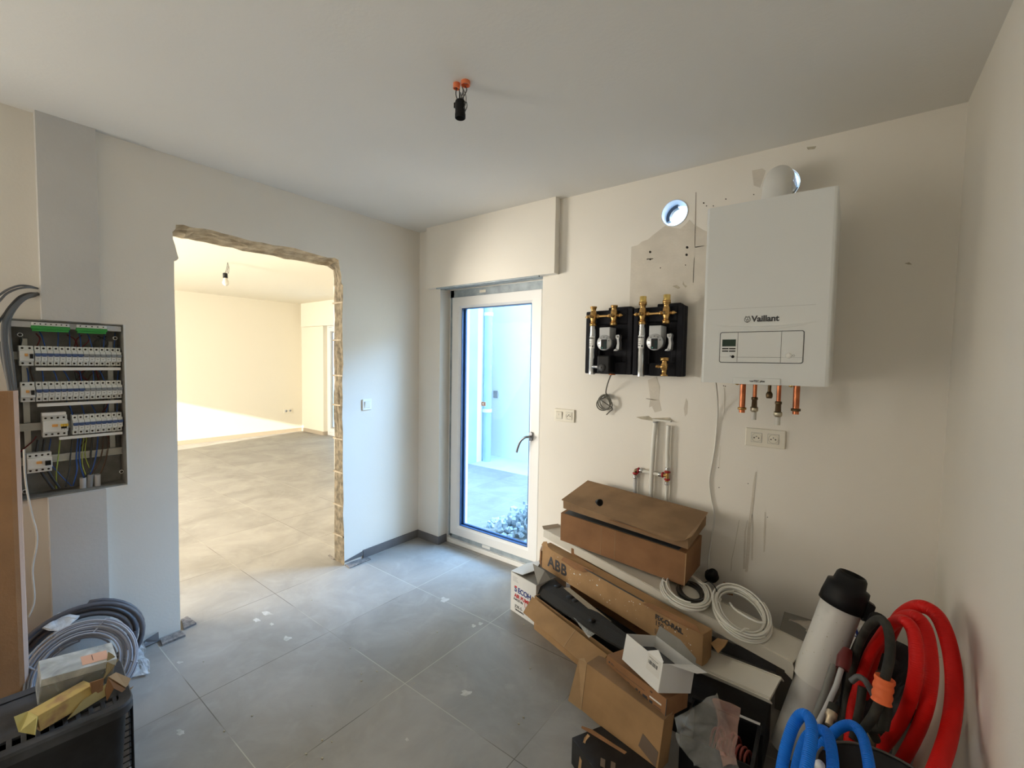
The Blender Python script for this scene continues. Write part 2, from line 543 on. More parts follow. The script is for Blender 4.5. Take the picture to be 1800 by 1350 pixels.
def streak(pts, widths, slot, lift=0.0015):
    """thin run mark: a strip of quads along the path (widths in pixels of the photo)"""
    mb.slot(slot)
    vs_ = []
    for (a, b), w in zip(pts, widths):
        for sgn in (-1, 1):
            q = on(a + sgn * w / 2, b, 'y', 0.0); vs_.append((q.x, -lift, q.z))
    mb.add(vs_, [[2 * i, 2 * i + 2, 2 * i + 3, 2 * i + 1] for i in range(len(pts) - 1)])
streak([(1329, 829), (1326, 850), (1323, 880), (1320, 905), (1317, 930), (1315, 965), (1312, 1005)], [2, 4, 4, 5, 5, 6, 5], 1)
streak([(1314, 914), (1310, 935), (1309, 960), (1308, 1000)], [1, 2, 3, 4], 1)
streak([(1322, 905), (1323, 930), (1322, 985)], [2, 2, 3], 1)
streak([(1345, 900), (1344, 935), (1343, 970)], [2, 3, 2], 1)
streak([(1299.5, 914), (1292, 957), (1286, 985), (1285, 1004)], [0.6, 0.6, 0.8, 0.9], 2)
streak([(1273, 682), (1274, 700), (1273, 727)], [1.2, 1.6, 0.8], 1)
streak([(1266, 783), (1265, 810), (1264, 823)], [0.7, 0.7, 0.7], 1)
decal([(1245, 268), (1300, 259), (1345, 254), (1352, 249), (1378, 248), (1362, 254), (1330, 262), (1290, 269), (1246, 276)], 2)
decal([(1418, 259), (1435, 257), (1432, 262), (1420, 263)], 2)
decal([(1223, 338), (1224, 338), (1222, 434), (1221, 434)], 3)
decal([(1222, 434), (1238, 431.5), (1238, 432.5), (1222, 435.5)], 3)
decal([(1220, 453), (1221, 453), (1219, 497), (1218, 497)], 3)
decal([(1136.5, 455), (1148, 454), (1148, 455.5), (1136.5, 456.5)], 3)
decal([(1136, 700), (1154, 703), (1154, 704), (1136, 701)], 3)
for (a, b, r_) in ((1143, 443, 2.2), (1143, 456, 1.6), (1208, 435, 2.4), (1207, 448, 2.3), (1205, 466, 1.0), (1161, 471, 1.0), (1237, 357, 1.3), (1242, 362, 1.0),
                   (1275, 679, 0.9), (1264, 857, 0.9), (1263, 822, 0.9), (1315, 850, 0.8), (1349, 909, 0.8), (1254, 362, 1.0), (1276, 350, 1.1), (1325, 342, 1.0), (1272, 678, .8)):
    decal([(a + r_ * math.cos(k * 0.785), b + r_ * math.sin(k * 0.785)) for k in range(8)], 4, 0.0018)
decal([(1182, 503), (1190, 501), (1196, 506), (1192, 508)], 2, 0.0018)
decal([(1201, 494), (1203, 500), (1208, 503), (1205, 506), (1200, 500)], 2, 0.0018)
decal([(1590, 463), (1598, 461), (1603, 465), (1596, 465)], 2, 0.0018)
struct(mb.build('wall_back', [M['wall'], M['patch'], M['stain'], M['pencil'], M['hole']]))

# flue sleeves through the wall
sleeve = mat('grey_white_pipe_sleeve', (0.62, 0.66, 0.70), 0.5)
mb = MB()
mb.hollow([(H1[0], -0.004, H1[1]), (H1[0], 0.105, H1[1])], H1[2], 0.003, 32)
struct(mb.build('trim_2', sleeve))
mb = MB()
mb.hollow([(H2[0], -0.001, H2[1]), (H2[0], 0.105, H2[1])], H2[2] - 0.001, 0.003, 32)
struct(mb.build('trim_3', sleeve))
# dark hood outside the left sleeve
for (hx, hz, hr) in (H1, H2):
    mb = MB()
    vs_, fs = [], []
    for i in range(13):
        a = math.radians(95 + i * 8.5)
        for rr, yy in ((hr * 0.97, 0.07), (hr * 0.70, 0.07), (hr * 0.70, 0.10), (hr * 0.97, 0.10)):
            vs_.append((hx + rr * math.cos(a), yy, hz + rr * math.sin(a)))
    for i in range(12):
        for j in range(4):
            fs.append([i * 4 + j, (i + 1) * 4 + j, (i + 1) * 4 + (j + 1) % 4, i * 4 + (j + 1) % 4])
    fs += [[3, 2, 1, 0], [48, 49, 50, 51]]
    mb.add(vs_, fs)
    struct(mb.build('trim_4' if hx < 2.3 else 'trim_5', mat('dark_blue_grey_hood', (0.07, 0.09, 0.12), 0.5)))

# ---- other walls
mb = MB(); mb.box(WR, WR + 0.1, YB - 0.1, 0.34, -0.02, H + 0.05)
struct(mb.build('wall_right', M['wall']))
mb = MB(); mb.box(-0.135, WR + 0.1, YB - 0.1, YB, -0.02, H + 0.05)
struct(mb.build('wall_front', M['wall']))

# ---- skirting
mb = MB()
def skirt(p0, p1, h=0.062, t=0.010, n=(1, 0)):
    a = Vector((*p0, 0)); b = Vector((*p1, 0)); d = Vector((n[0], n[1], 0)) * t
    z = Vector((0, 0, h))
    vs_ = [a, b, b + d, a + d]
    mb.add(vs_ + [p + z for p in vs_], [(0, 3, 2, 1), (4, 5, 6, 7), (0, 1, 5, 4), (1, 2, 6, 5), (2, 3, 7, 6), (3, 0, 4, 7)])
skirt((0, -0.53), (0, 0), n=(1, 0))
struct(mb.build('baseboard_left', M['skirt'], bevel=0.001))
mb = MB(); skirt((0.0, 0), (NX0, 0), n=(0, -1)); 
struct(mb.build('baseboard_back', M['skirt'], bevel=0.001))
mb = MB(); skirt((NX0, -0.01), (NX0, 0.085), n=(1, 0))
struct(mb.build('baseboard_niche', M['skirt'], bevel=0.001))
mb = MB(); skirt((1.30, 0), (WR, 0), n=(0, -1))
struct(mb.build('baseboard_right', M['skirt'], bevel=0.001))
# the mitred loose bit of skirting glued low beside the opening, with the adhesive bed
mb = MB(); 
a = on(605, 983, 'x', 0.0).y; b = on(645, 965, 'x', 0.0).y
mb.add([(0.001, a, 0.022), (0.001, b, 0.022), (0.007, b, 0.022), (0.007, a, 0.022), (0.001, a, 0.030), (0.001, b, 0.062), (0.007, b, 0.062), (0.007, a, 0.030)],
       [(0, 3, 2, 1), (4, 5, 6, 7), (0, 1, 5, 4), (1, 2, 6, 5), (2, 3, 7, 6), (3, 0, 4, 7)])
struct(mb.build('baseboard_stub', M['skirt']))

# ---- door in the niche
FY = 0.105
door = struct(thing('door_1', None, None, (0.72, FY, 0)))
DI = root_inv(door)
mb = MB()
def ringbox(mb, x0, x1, z0, z1, w, y0, y1, wb=None):
    wb = wb or w
    mb.box(x0, x0 + w, y0, y1, z0, z1); mb.box(x1 - w, x1, y0, y1, z0, z1)
    mb.box(x0 + w, x1 - w, y0, y1, z1 - w, z1); mb.box(x0 + w, x1 - w, y0, y1, z0, z0 + wb)
ringbox(mb, NX0, NX1, 0.0, NZ1, 0.075, FY, FY + 0.07, 0.10)
mb.box(NX0 + 0.01, NX1 - 0.01, FY - 0.018, FY, 0.0, 0.034)
mb.build('door_frame', M['frame'], door, 0.002, DI)
# protective film strips on the frame
mb = MB()
mb.box(NX0 + 0.012, NX0 + 0.048, FY - 0.0012, FY, 0.05, NZ1 - 0.006)
mb.build('protective_film', M['film'], door, 0, DI)
mb = MB(); mb.box(NX0 + 0.006, NX1 - 0.006, FY - 0.0012, FY, 1.972, NZ1 - 0.006)
mb.build('protective_film', M['film'], door, 0, DI)
mb = MB(); mb.box(NX0 + 0.03, NX1 - 0.07, FY - 0.0012, FY, 0.036, 0.078)
mb.build('protective_film', M['film'], door, 0, DI)
mb = MB(); mb.box(0.62, 0.70, FY - 0.0026, FY - 0.001, 0.044, 0.066)
mb.build('paper_sticker', M['white'], door, 0, DI)
mb = MB(); mb.box(0.56, 0.62, FY - 0.0026, FY - 0.001, 1.990, 2.010)
mb.build('paper_sticker', M['cream'], door, 0, DI)
# head strips under the blind box
mb = MB()
for k in range(3):
    mb.box(NX0 + 0.002, NX1 - 0.002, -0.046 + k * 0.045, -0.034 + k * 0.045, NZ1 - 0.012 + 0.003 * k, NZ1)
mb.build('blind_guide', M['film'], door, 0, DI)
# sash
SX0, SX1, SZ0, SZ1 = 0.294, 1.135, 0.080, 1.968
GX0, GX1, GZ0, GZ1 = 0.384, 1.047, 0.160, 1.882
sash = MB()
def mitre_frame(mb, x0, x1, z0, z1, ix0, ix1, iz0, iz1, y0, y1, yi):
    """frame with a sloping inner bead"""
    o = [(x0, z0), (x1, z0), (x1, z1), (x0, z1)]
    i = [(ix0, iz0), (ix1, iz0), (ix1, iz1), (ix0, iz1)]
    c = 0.018
    m_ = [(ix0 - c, iz0 - c), (ix1 + c, iz0 - c), (ix1 + c, iz1 + c), (ix0 - c, iz1 + c)]
    vs_ = [(a, y1, b) for a, b in o] + [(a, y0, b) for a, b in o] + [(a, y0, b) for a, b in m_] + [(a, yi, b) for a, b in i] + [(a, y1, b) for a, b in i]
    fs = []
    for k in range(4):
        j = (k + 1) % 4
        for L_ in range(4):
            fs.append([L_ * 4 + k, L_ * 4 + j, (L_ + 1) * 4 + j, (L_ + 1) * 4 + k])
    mb.add(vs_, fs)
mitre_frame(sash, SX0, SX1, SZ0, SZ1, GX0, GX1, GZ0, GZ1, FY - 0.022, FY + 0.05, FY - 0.008)
sash_o = sash.build('sash', M['frame'], door, 0.002, DI)
g_ = MB()
ringbox(g_, GX0 - 0.001, GX1 + 0.001, GZ0 - 0.001, GZ1 + 0.001, 0.006, FY - 0.008, FY + 0.03)
g_.box(GX0 + 0.004, GX0 + 0.02, FY + 0.018, FY + 0.034, GZ0, GZ1)
g_.box(GX0, GX1, FY + 0.018, FY + 0.034, GZ0, GZ0 + 0.014)
g_.build('glazing_gasket', M['gasket'], door, 0, DI)
mb = MB(); mb.box(GX0, GX1, FY + 0.010, FY + 0.014, GZ0, GZ1)
mb.build('glass_pane', M['glass'], door, 0, DI)
# handle
hp = on(934, 767, 'y', FY - 0.022)
chrome = mat('brushed_dark_steel', (0.22, 0.23, 0.25), 0.35, 0.9)
mb = MB()
ov = []
for k in range(24):
    a = 2 * math.pi * k / 24
    ov.append((hp.x + 0.015 * math.cos(a), hp.z + 0.020 * math.copysign(abs(math.sin(a)) ** 0.7, math.sin(a)) + (0.012 if math.sin(a) > 0 else -0.012)))
mb.add([(a, FY - 0.034, b) for a, b in ov] + [(a, FY - 0.021, b) for a, b in ov],
       [list(range(24))] + [[i, i + 24, (i + 1) % 24 + 24, (i + 1) % 24] for i in range(24)])
hd = mb.build('door_handle', chrome, door, 0.002, DI)
mb = MB()
mb.tube(spline([(hp.x, FY - 0.03, hp.z), (hp.x, FY - 0.062, hp.z + 0.001), (hp.x - 0.02, FY - 0.072, hp.z - 0.004), (hp.x - 0.055, FY - 0.074, hp.z - 0.035), (hp.x - 0.078, FY - 0.074, hp.z - 0.085), (hp.x - 0.086, FY - 0.074, hp.z - 0.115)], 6), 0.0085, 12)
mb.build('lever', chrome, hd, 0, DI)
# CE sticker on the glass
sp = on(850, 710, 'y', FY + 0.009)
mb = MB(); mb.box(sp.x - 0.024, sp.x + 0.024, FY + 0.0085, FY + 0.0098, sp.z - 0.017, sp.z + 0.017)
st = mb.build('sticker', M['white'], door, 0, DI)
text('lettering', 'CE', 0.036, DI @ face_mtx((sp.x - 0.021, FY + 0.008, sp.z - 0.012), (1, 0, 0), (0, 0, 1)), mat('sticker_red_print', (0.22, 0.02, 0.03), 0.5), st, 0.0006)

# ---- outside: patio, walls, downpipe, rubble
mb = MB(); mb.box(-4.5, 5.5, 0.34, 5.5, -0.15, -0.05)
struct(mb.build('ground', M['ground_out']))
mb = MB(); mb.box(-4.5, 5.5, 3.06, 3.2, -0.06, 2.9)
struct(mb.build('wall_garden', M['render_out']))
mb = MB(); 
mb.box(-1.75, -1.60, 0.30, 2.78, -0.06, 3.4)
mb.slot(1)
mb.box(-1.602, -1.595, 2.28, 2.52, -0.05, 3.38)
mb.slot(0)
struct(mb.build('wall_wing', [M['render_out'], M['render_grey']]))
mb = MB()
mb.box(-3.9, -1.75, 2.63, 2.78, -0.06, 3.4)
struct(mb.build('wall_wing_north', M['render_out']))
pp = thing('downpipe', 'blue grey downpipe at the outside corner seen through the glass door', 'downpipe', (-1.54, 2.69, -0.05))
mb = MB(); mb.cyl((0, 0, 0.0), (0, 0, 3.4), 0.062, 20)
mb.build('pipe', M['render_grey'], pp)
for z in (0.75, 2.2):
    mb = MB(); mb.cyl((0, 0, z), (0, 0, z + 0.05), 0.070, 20); mb.box(-0.09, 0.0, -0.01, 0.01, z, z + 0.05)
    mb.build('bracket', M['white'], pp)
q = on(872, 693, 'y', 3.055)
mb = MB(); mb.box(q.x - 0.045, q.x + 0.045, 3.035, 3.062, q.z - 0.06, q.z + 0.06)
tag(mb.build('junction_box', M['grey_mid'], None, 0.006), 'small grey square box on the white garden wall', 'electrical box')
# rubble heap: a single mound nobody could count
r9 = random.Random(5)
mb = MB()
for k in range(420):
    a = r9.random() * 2 * math.pi; rr = r9.random() ** 0.6
    px_, py_ = 0.62 + 0.50 * rr * math.cos(a), 0.70 + 0.28 * rr * math.sin(a)
    hgt = max(0.0, (1 - rr)) * 0.30
    if px_ < 0.45: hgt *= 0.45
    z_ = -0.05 + hgt * r9.uniform(0.3, 1.0)
    s_ = r9.uniform(0.012, 0.032)
    rot = Euler((r9.random() * 6, r9.random() * 6, r9.random() * 6)).to_matrix().to_4x4()
    rot.translation = (px_, py_, z_ + s_ * 0.6)
    mb.box(-s_, s_ * r9.uniform(.5, 1.2), -s_ * r9.uniform(.4, .9), s_ * .6, -s_ * .5, s_ * .6, rot)
tag(mb.build('rubble', M['rubble']), 'heap of pale broken rubble outside the glass door', 'rubble', kind='stuff')

# ---- next room
mb = MB()
mb.box(XF - 0.1, XF, YS - 0.1, YN + 0.2, -0.02, H + 0.1)
struct(mb.build('wall_far', M['wall_next']))
mb = MB()
# north wall with the tall window right of the pier; the blind box juts out
mb.box(XF, -5.15, YN, YN + 0.20, -0.02, H + 0.1)
mb.box(-5.15, -4.05, YN, YN + 0.20, 2.12, H + 0.1)
mb.box(-4.05, -1.70, YN, YN + 0.20, -0.02, H + 0.1)
mb.box(XF + 0.12, -4.0, YN - 0.07, YN, 2.08, H + 0.05)
struct(mb.build('wall_far_north', M['wall_next']))
mb = MB(); mb.box(-1.752, -1.603, 0.2995, YN + 0.2, -0.04, H + 0.1); mb.box(-1.751, -TH, 0.30, 0.335, -0.06, H + 0.1)
struct(mb.build('wall_recess', M['wall_next']))
# south wall: a glazed opening by the far wall and a wide window
mb = MB()
mb.box(XF, -5.90, YS - 0.15, YS, -0.02, H + 0.1)
mb.box(-5.90, -4.62, YS - 0.15, YS, 2.12, H + 0.1)
mb.box(-4.62, -0.1, YS - 0.15, YS, -0.02, H + 0.1)
struct(mb.build('wall_south', M['wall_next']))
sk = mat('pale_brown_skirting', (0.42, 0.36, 0.28), 0.6)
mb = MB(); mb.box(XF, XF + 0.012, YS, YN, 0, 0.07)
struct(mb.build('baseboard_far', sk))
mb = MB(); mb.box(XF, -5.15, YN - 0.012, YN, 0, 0.07); mb.box(-5.15, -5.14, YN, YN + 0.1, 0, 0.07)
struct(mb.build('baseboard_north', sk))
win = struct(thing('window_1', None, None, (-4.60, YN + 0.1, 0)))
WI = root_inv(win)
mb = MB(); ringbox(mb, -5.15, -4.05, 0.0, 2.12, 0.06, YN + 0.08, YN + 0.14); mb.build('window_frame', M['frame'], win, 0.003, WI)
mb = MB(); ringbox(mb, -5.08, -4.12, 0.07, 2.05, 0.07, YN + 0.06, YN + 0.12); mb.build('window_sash', M['frame'], win, 0.003, WI)
mb = MB(); ringbox(mb, -5.011, -4.189, 0.139, 1.981, 0.03, YN + 0.09, YN + 0.10); mb.build('gasket', M['grey_mid'], win, 0, WI)
mb = MB(); mb.box(-5.01, -4.19, YN + 0.093, YN + 0.097, 0.14, 1.98); mb.build('glass_pane', M['glass'], win, 0, WI)
# ------------------------------------------------------------------ materials of the fittings
M['brass'] = mat('brass', (0.62, 0.38, 0.14), 0.28, 0.95, var=0.2, scale=30)
M['brass_bright'] = mat('bright_brass', (0.80, 0.58, 0.20), 0.22, 0.95)
M['brass_dull'] = mat('dull_brown_brass', (0.16, 0.11, 0.06), 0.45, 0.8)
M['copper'] = mat('copper_pipe', (0.62, 0.22, 0.10), 0.28, 0.95, col2=(0.35, 0.12, 0.06), scale=18)
M['steel'] = mat('galvanised_steel', (0.62, 0.64, 0.66), 0.22, 0.95, var=0.2, scale=12)
M['alu'] = mat('cast_aluminium', (0.46, 0.47, 0.48), 0.4, 0.6)
M['boiler'] = mat('white_enamelled_steel', (0.73, 0.75, 0.745), 0.32, coat=0.15)
M['dark_screen'] = mat('dark_teal_screen', (0.006, 0.022, 0.022), 0.45, spec=0.2)
M['line'] = mat('dark_seam', (0.05, 0.055, 0.06), 0.6)
M['lcd'] = mat('green_grey_display', (0.030, 0.055, 0.040), 0.4, spec=0.2)
M['ink'] = mat('dark_grey_print', (0.035, 0.035, 0.04), 0.5)
M['alupex'] = mat('white_alu_pex_pipe', (0.66, 0.65, 0.60), 0.4)
M['red'] = mat('red_fitting_plastic', (0.36, 0.02, 0.025), 0.4)
M['cable_grey'] = mat('grey_cable_sheath', (0.13, 0.135, 0.14), 0.5)
M['cable_dark'] = mat('dark_grey_cable_sheath', (0.035, 0.033, 0.03), 0.5)
M['cable_white'] = mat('white_cable_sheath', (0.70, 0.69, 0.64), 0.45)
M['breaker'] = mat('pale_grey_breaker_plastic', (0.74, 0.76, 0.74), 0.4)
M['breaker_blue'] = mat('blue_toggle_plastic', (0.05, 0.09, 0.22), 0.45)
M['breaker_grey'] = mat('grey_toggle_plastic', (0.22, 0.24, 0.26), 0.45)
M['orange_btn'] = mat('orange_test_button', (0.75, 0.38, 0.10), 0.45)
M['yellow_btn'] = mat('yellow_toggle_plastic', (0.75, 0.50, 0.06), 0.45)
M['green_term'] = mat('green_terminal_plastic', (0.03, 0.30, 0.05), 0.45)
M['box_grey'] = mat('grey_box_back_plate', (0.27, 0.265, 0.24), 0.7, var=0.35, scale=14)
M['wire_blue'] = mat('blue_wire', (0.03, 0.10, 0.38), 0.45)
M['wire_red'] = mat('dark_red_wire', (0.16, 0.015, 0.02), 0.5)
M['wire_brown'] = mat('brown_wire', (0.09, 0.05, 0.03), 0.5)
M['wire_green'] = mat('yellow_green_wire', (0.38, 0.46, 0.08), 0.5)
M['wire_dark'] = mat('dark_wire', (0.04, 0.045, 0.05), 0.5)
M['orange'] = mat('orange_plastic', (0.80, 0.22, 0.09), 0.45)
M['rail'] = mat('zinc_din_rail', (0.50, 0.50, 0.46), 0.4, 0.5)

# ------------------------------------------------------------------ open fuse box in the left wall
fb = thing('distribution_box', 'open fuse box with rows of circuit breakers set in the grey wall strip', 'fuse box', (0.0, -2.045, 0.838))
FI = root_inv(fb)
def fpart(mb, name, mt, bevel=0.0, parent=None):
    return mb.build(name, mt, parent or fb, bevel, FI)
mb = MB()
mb.box(-0.115, -0.105, EY0, EY1, EZ0, EZ1)
ringw = 0.006
mb.box(-0.105, 0.004, EY0, EY0 + ringw, EZ0, EZ1); mb.box(-0.105, 0.004, EY1 - ringw, EY1, EZ0, EZ1)
mb.box(-0.105, 0.000, EY0 + ringw, EY1 - ringw, EZ0, EZ0 + ringw); mb.box(-0.105, 0.000, EY0 + ringw, EY1 - ringw, EZ1 - ringw, EZ1)
fpart(mb, 'casing', M['box_grey'])
mb = MB(); mb.box(-0.012, 0.006, EY1 - 0.003, EY1 + 0.004, EZ0, EZ1); fpart(mb, 'trim_strip', M['white'])
mb = MB(); mb.box(-0.03, -0.004, EY0 + 0.008, EY1 - 0.008, 1.588, 1.614); fpart(mb, 'earth_rail', M['grey_light'], 0.002)
def terminal(y0, y1, k):
    mb = MB(); mb.box(-0.02, 0.010, y0, y1, 1.582, 1.596)
    mb.box(-0.012, 0.006, y0 + 0.004, y1 - 0.004, 1.572, 1.582)
    t = fpart(mb, 'terminal_block', M['green_term'], 0.001)
    mb = MB(); mb.box(-0.016, 0.007, y0 + 0.002, y1 - 0.002, 1.596, 1.611); c = fpart(mb, 'cover_strip', M['white'], 0.002, t)
    mb = MB()
    for i in range(k):
        y = y0 + (y1 - y0) * (i + 0.7) / (k + 0.4)
        mb.lathe([(0.0, 0.001), (0.0026, 0.001), (0.0026, 0)], (0.0075, y, 1.604), (1, 0, 0), 8)
    fpart(mb, 'screw_heads', M['hole'], 0, t)['kind'] = 'stuff'
terminal(-2.166, -2.046, 7); terminal(-2.026, -1.920, 5)
for (yy, zz) in ((-2.196, 1.555), (-1.886, 1.556), (-1.876, 0.900), (-2.2, 0.874)):
    mb = MB(); mb.lathe([(0.0, 0), (0.0085, 0.0), (0.0085, 0.004), (0.006, 0.005), (0.006, 0.002)], (-0.03, yy, zz), (1, 0, 0), 16)
    s_ = fpart(mb, 'screw_post', M['white'])
    mb = MB(); mb.lathe([(0.0, 0.0045), (0.006, 0.0045), (0.006, 0.002)], (-0.0298, yy, zz), (1, 0, 0), 12); fpart(mb, 'screw_hole', M['hole'], 0, s_)
mb = MB(); mb.box(-0.10, -0.085, -1.905, -1.885, 0.98, 1.54); fpart(mb, 'upright_rail', M['rail'])
mb = MB(); mb.box(-0.10, -0.085, -2.19, -2.17, 0.98, 1.54); fpart(mb, 'upright_rail', M['rail'])
for z in (1.4655, 1.308, 1.150, 0.999):
    mb = MB(); mb.box(-0.085, -0.068, EY0 + 0.015, EY1 - 0.006, z - 0.0165, z + 0.0165)
    mb.box(-0.070, -0.060, EY0 + 0.015, EY1 - 0.006, z - 0.0165, z - 0.0125); mb.box(-0.070, -0.060, EY0 + 0.015, EY1 - 0.006, z + 0.0125, z + 0.0165)
    fpart(mb, 'mounting_rail', M['rail'])
def breaker(y0, w, zc, h, tog, rccb=False, x1=-0.004):
    mb = MB()
    mb.box(-0.068, x1 - 0.018, y0 + 0.0005, y0 + w - 0.0005, zc - h / 2, zc + h / 2)
    mb.box(x1 - 0.020, x1, y0 + 0.0005, y0 + w - 0.0005, zc - h * 0.26, zc + h * 0.26)
    ys = [y0 + w / 2] if not rccb else ([y0 + w * .25, y0 + w * .75] if w < 0.06 else [y0 + w * q_ for q_ in (.14, .38, .62, .86)])
    mb.slot(1)
    for yy in ys:
        for zz in (zc - h * 0.38, zc + h * 0.38):
            mb.lathe([(0.0, 0.001), (0.0042, 0.001), (0.0042, -0.001)], (x1 - 0.0175, yy, zz), (1, 0, 0), 10)
    b_ = fpart(mb, 'residual_current_breaker' if rccb else 'circuit_breaker', [M['breaker'], M['hole']], 0.0012)
    mb = MB()
    if rccb:
        mb.box(x1 - 0.001, x1 + 0.008, y0 + w * 0.70, y0 + w * 0.93, zc - 0.012, zc + 0.008)
        fpart(mb, 'toggle', M['dark'], 0.001, b_)
        mb = MB(); mb.box(x1 - 0.001, x1 + 0.003, y0 + w * 0.36, y0 + w * 0.58, zc - 0.002, zc + 0.009)
        fpart(mb, 'test_button', M['orange_btn'], 0.001, b_)
    else:
        mb.box(x1 - 0.001, x1 + 0.009, y0 + 0.0005, y0 + w - 0.0005, zc + 0.000, zc + 0.011)
        mb.box(x1 - 0.001, x1 + 0.004, y0 + 0.003, y0 + w - 0.003, zc - 0.003, zc + 0.001)
        fpart(mb, 'toggle', tog, 0.001, b_)
        mb = MB(); mb.box(x1 - 0.0005, x1 + 0.0004, y0 + w * .35, y0 + w * .65, zc - 0.0145, zc - 0.0125); fpart(mb, 'printed_mark', M['ink'], 0, b_)
mw = 0.01885
for (zc, zl) in ((1.4655, 1.409), (1.308, 1.250)):
    breaker(-2.203, 0.044, zc, 0.086, None, True)
    for k in range(15):
        breaker(-2.157 + k * 0.01925, 0.0191, zc, 0.086, M['breaker_blue'] if k < 8 else M['breaker_grey'])
    mb = MB(); mb.box(-0.03, -0.008, -2.155, -1.872, zl - 0.008, zl + 0.006); fpart(mb, 'label_strip', M['white'], 0.001)
breaker(-2.141, 0.080, 1.152, 0.096, None, True)
mb = MB(); mb.box(-0.04, -0.006, -2.143, -2.066, 1.200, 1.214); fpart(mb, 'label_strip', M['white'], 0.002)
for k in range(3):
    breaker(-2.087 + k * 0.0085 - 0.0, 0.0085, 1.150, 0.03, M['yellow_btn'], False, 0.0)
for k in range(9):
    breaker(-2.046 + k * 0.01955, 0.0193, 1.150, 0.090, M['breaker_blue'])
mb = MB(); mb.box(-0.03, -0.008, -2.09, -1.872, 1.088, 1.100); fpart(mb, 'label_strip', M['white'], 0.001)
breaker(-2.192, 0.077, 0.994, 0.086, None, True)
# wiring
r2_ = random.Random(21)
def wire(pts, m_, r=0.0018):
    mb = MB(); mb.tube(spline(pts, 5), r, 6); return fpart(mb, 'wire', m_)
for (zt, zb, blues) in ((1.575, 1.51, [(-2.12 + .0385 * i) for i in range(7)]), (1.40, 1.352, [-2.175, -2.13, -2.085, -2.045, -2.005, -1.965, -1.925, -1.88]), (1.245, 1.20, [-2.04, -2.0, -1.96, -1.925, -1.885])):
    for i, y in enumerate(blues):
        dy = r2_.uniform(-0.012, 0.012)
        wire([(-0.085, y + dy * 2, zt + 0.01), (-0.055, y + dy, (zt + zb) / 2 + 0.01), (-0.042, y, zb - 0.01)], M['wire_blue'], 0.0022)
for k in range(26):
    y = r2_.uniform(EY0 + 0.03, EY1 - 0.03); z = r2_.choice([1.53, 1.53, 1.38, 1.38, 1.22, 1.07, 1.07])
    y2 = max(EY0 + 0.02, min(EY1 - 0.02, y + r2_.uniform(-0.07, 0.07)))
    wire([(-0.08, y, z + 0.035), (-0.075, (y + y2) / 2 + r2_.uniform(-.02, .02), z + 0.01), (-0.08, y2, z - 0.035)],
         r2_.choice([M['wire_red'], M['wire_dark'], M['wire_brown'], M['wire_dark'], M['wire_red'], M['cable_grey']]), 0.0026)
for (y0, y1, m_, rr) in ((-2.09, -2.10, M['wire_green'], .0025), (-2.03, -2.045, M['wire_blue'], .003), (-2.02, -2.00, M['wire_blue'], .003), (-2.01, -1.985, M['wire_green'], .002),
                     (-2.0, -1.97, M['wire_green'], .002), (-1.96, -2.0, M['wire_blue'], .003), (-1.94, -2.01, M['wire_brown'], .003), (-1.92, -1.965, M['wire_brown'], .003),
                     (-1.98, -2.02, M['wire_dark'], .004), (-2.05, -2.07, M['wire_dark'], .003), (-2.16, -2.11, M['wire_dark'], .005), (-2.14, -2.09, M['wire_dark'], .005), (-2.12, -2.05, M['wire_blue'], .0022)):
    wire([(-0.07, y0 + 0.01, 1.09), (-0.06, y0, 1.00), (-0.05, y0 + (y1 - y0) * .3 + r2_.uniform(-.008, .008), 0.935), (-0.055, y1, 0.86)], m_, rr)
for (y, z, a) in ((-2.012, 0.895, 0.0), (-1.99, 0.905, 0.05), (-1.962, 0.900, 0.0)):
    mb = MB(); mb.hollow([(-0.05, y, 0.842), (-0.045, y + a * 0.1, z)], 0.012, 0.0015, 16); fpart(mb, 'conduit_end', M['grey_mid'] if a == 0.05 else M['grey_light'])

# white flex hanging out of the fuse box
fl = [on(a, b, 'x', 0.045) for a, b in ((42, 790), (45, 845), (55, 900), (64, 935), (64, 960), (57, 1000), (60, 1040), (59, 1062), (50, 1085))]
mb = MB(); mb.tube(spline(fl, 8), 0.0035, 8)
tag(mb.build('cable', M['cable_white']), 'thin white cable hanging down from the lower left of the fuse box', 'cable')
# grey supply cables looping out of the wall strip
loops = [
    [(66, 507, -.01), (52, 503, .03), (35, 502, .06), (18, 507, .10), (4, 515, .14), (-14, 530, .18), (-30, 560, .2)],
    [(66, 507, -.01), (50, 505, .04), (30, 508, .08), (12, 516, .11), (0, 528, .15), (-20, 550, .2)],
    [(66, 516, -.01), (50, 516, .03), (34, 522, .06), (18, 538, .08), (8, 552, .09), (-2, 566, .10), (-16, 590, .12)],
    [(66, 517, -.01), (48, 520, .04), (30, 532, .07), (12, 555, .09), (5, 580, .09), (7, 620, .08), (14, 665, .08), (20, 705, .08), (24, 760, .08)],
    [(66, 516, -.01), (46, 521, .04), (28, 536, .06), (14, 558, .07), (10, 590, .07), (14, 630, .06), (22, 680, .06), (27, 720, .06), (28, 770, .06)],
    [(62, 520, -.01), (44, 526, .02), (28, 542, .03), (17, 565, .035), (18, 600, .035), (24, 650, .035), (29, 700, .035), (32, 760, .035)],
    [(0, 600, .06), (4, 632, .06), (12, 665, .06), (22, 700, .06), (25, 760, .06)],
]
names = ['topmost grey cable arching out of the wall strip over the fuse box', 'second grey cable arching left from the wall strip', 'black cable bending away left over the fuse box',
         'thick grey cable looping down beside the fuse box behind the brown board', 'grey cable looping down beside the fuse box, middle of the bundle', 'grey cable nearest the fuse box breakers in the hanging bundle',
         'grey cable crossing the bundle from the left edge']
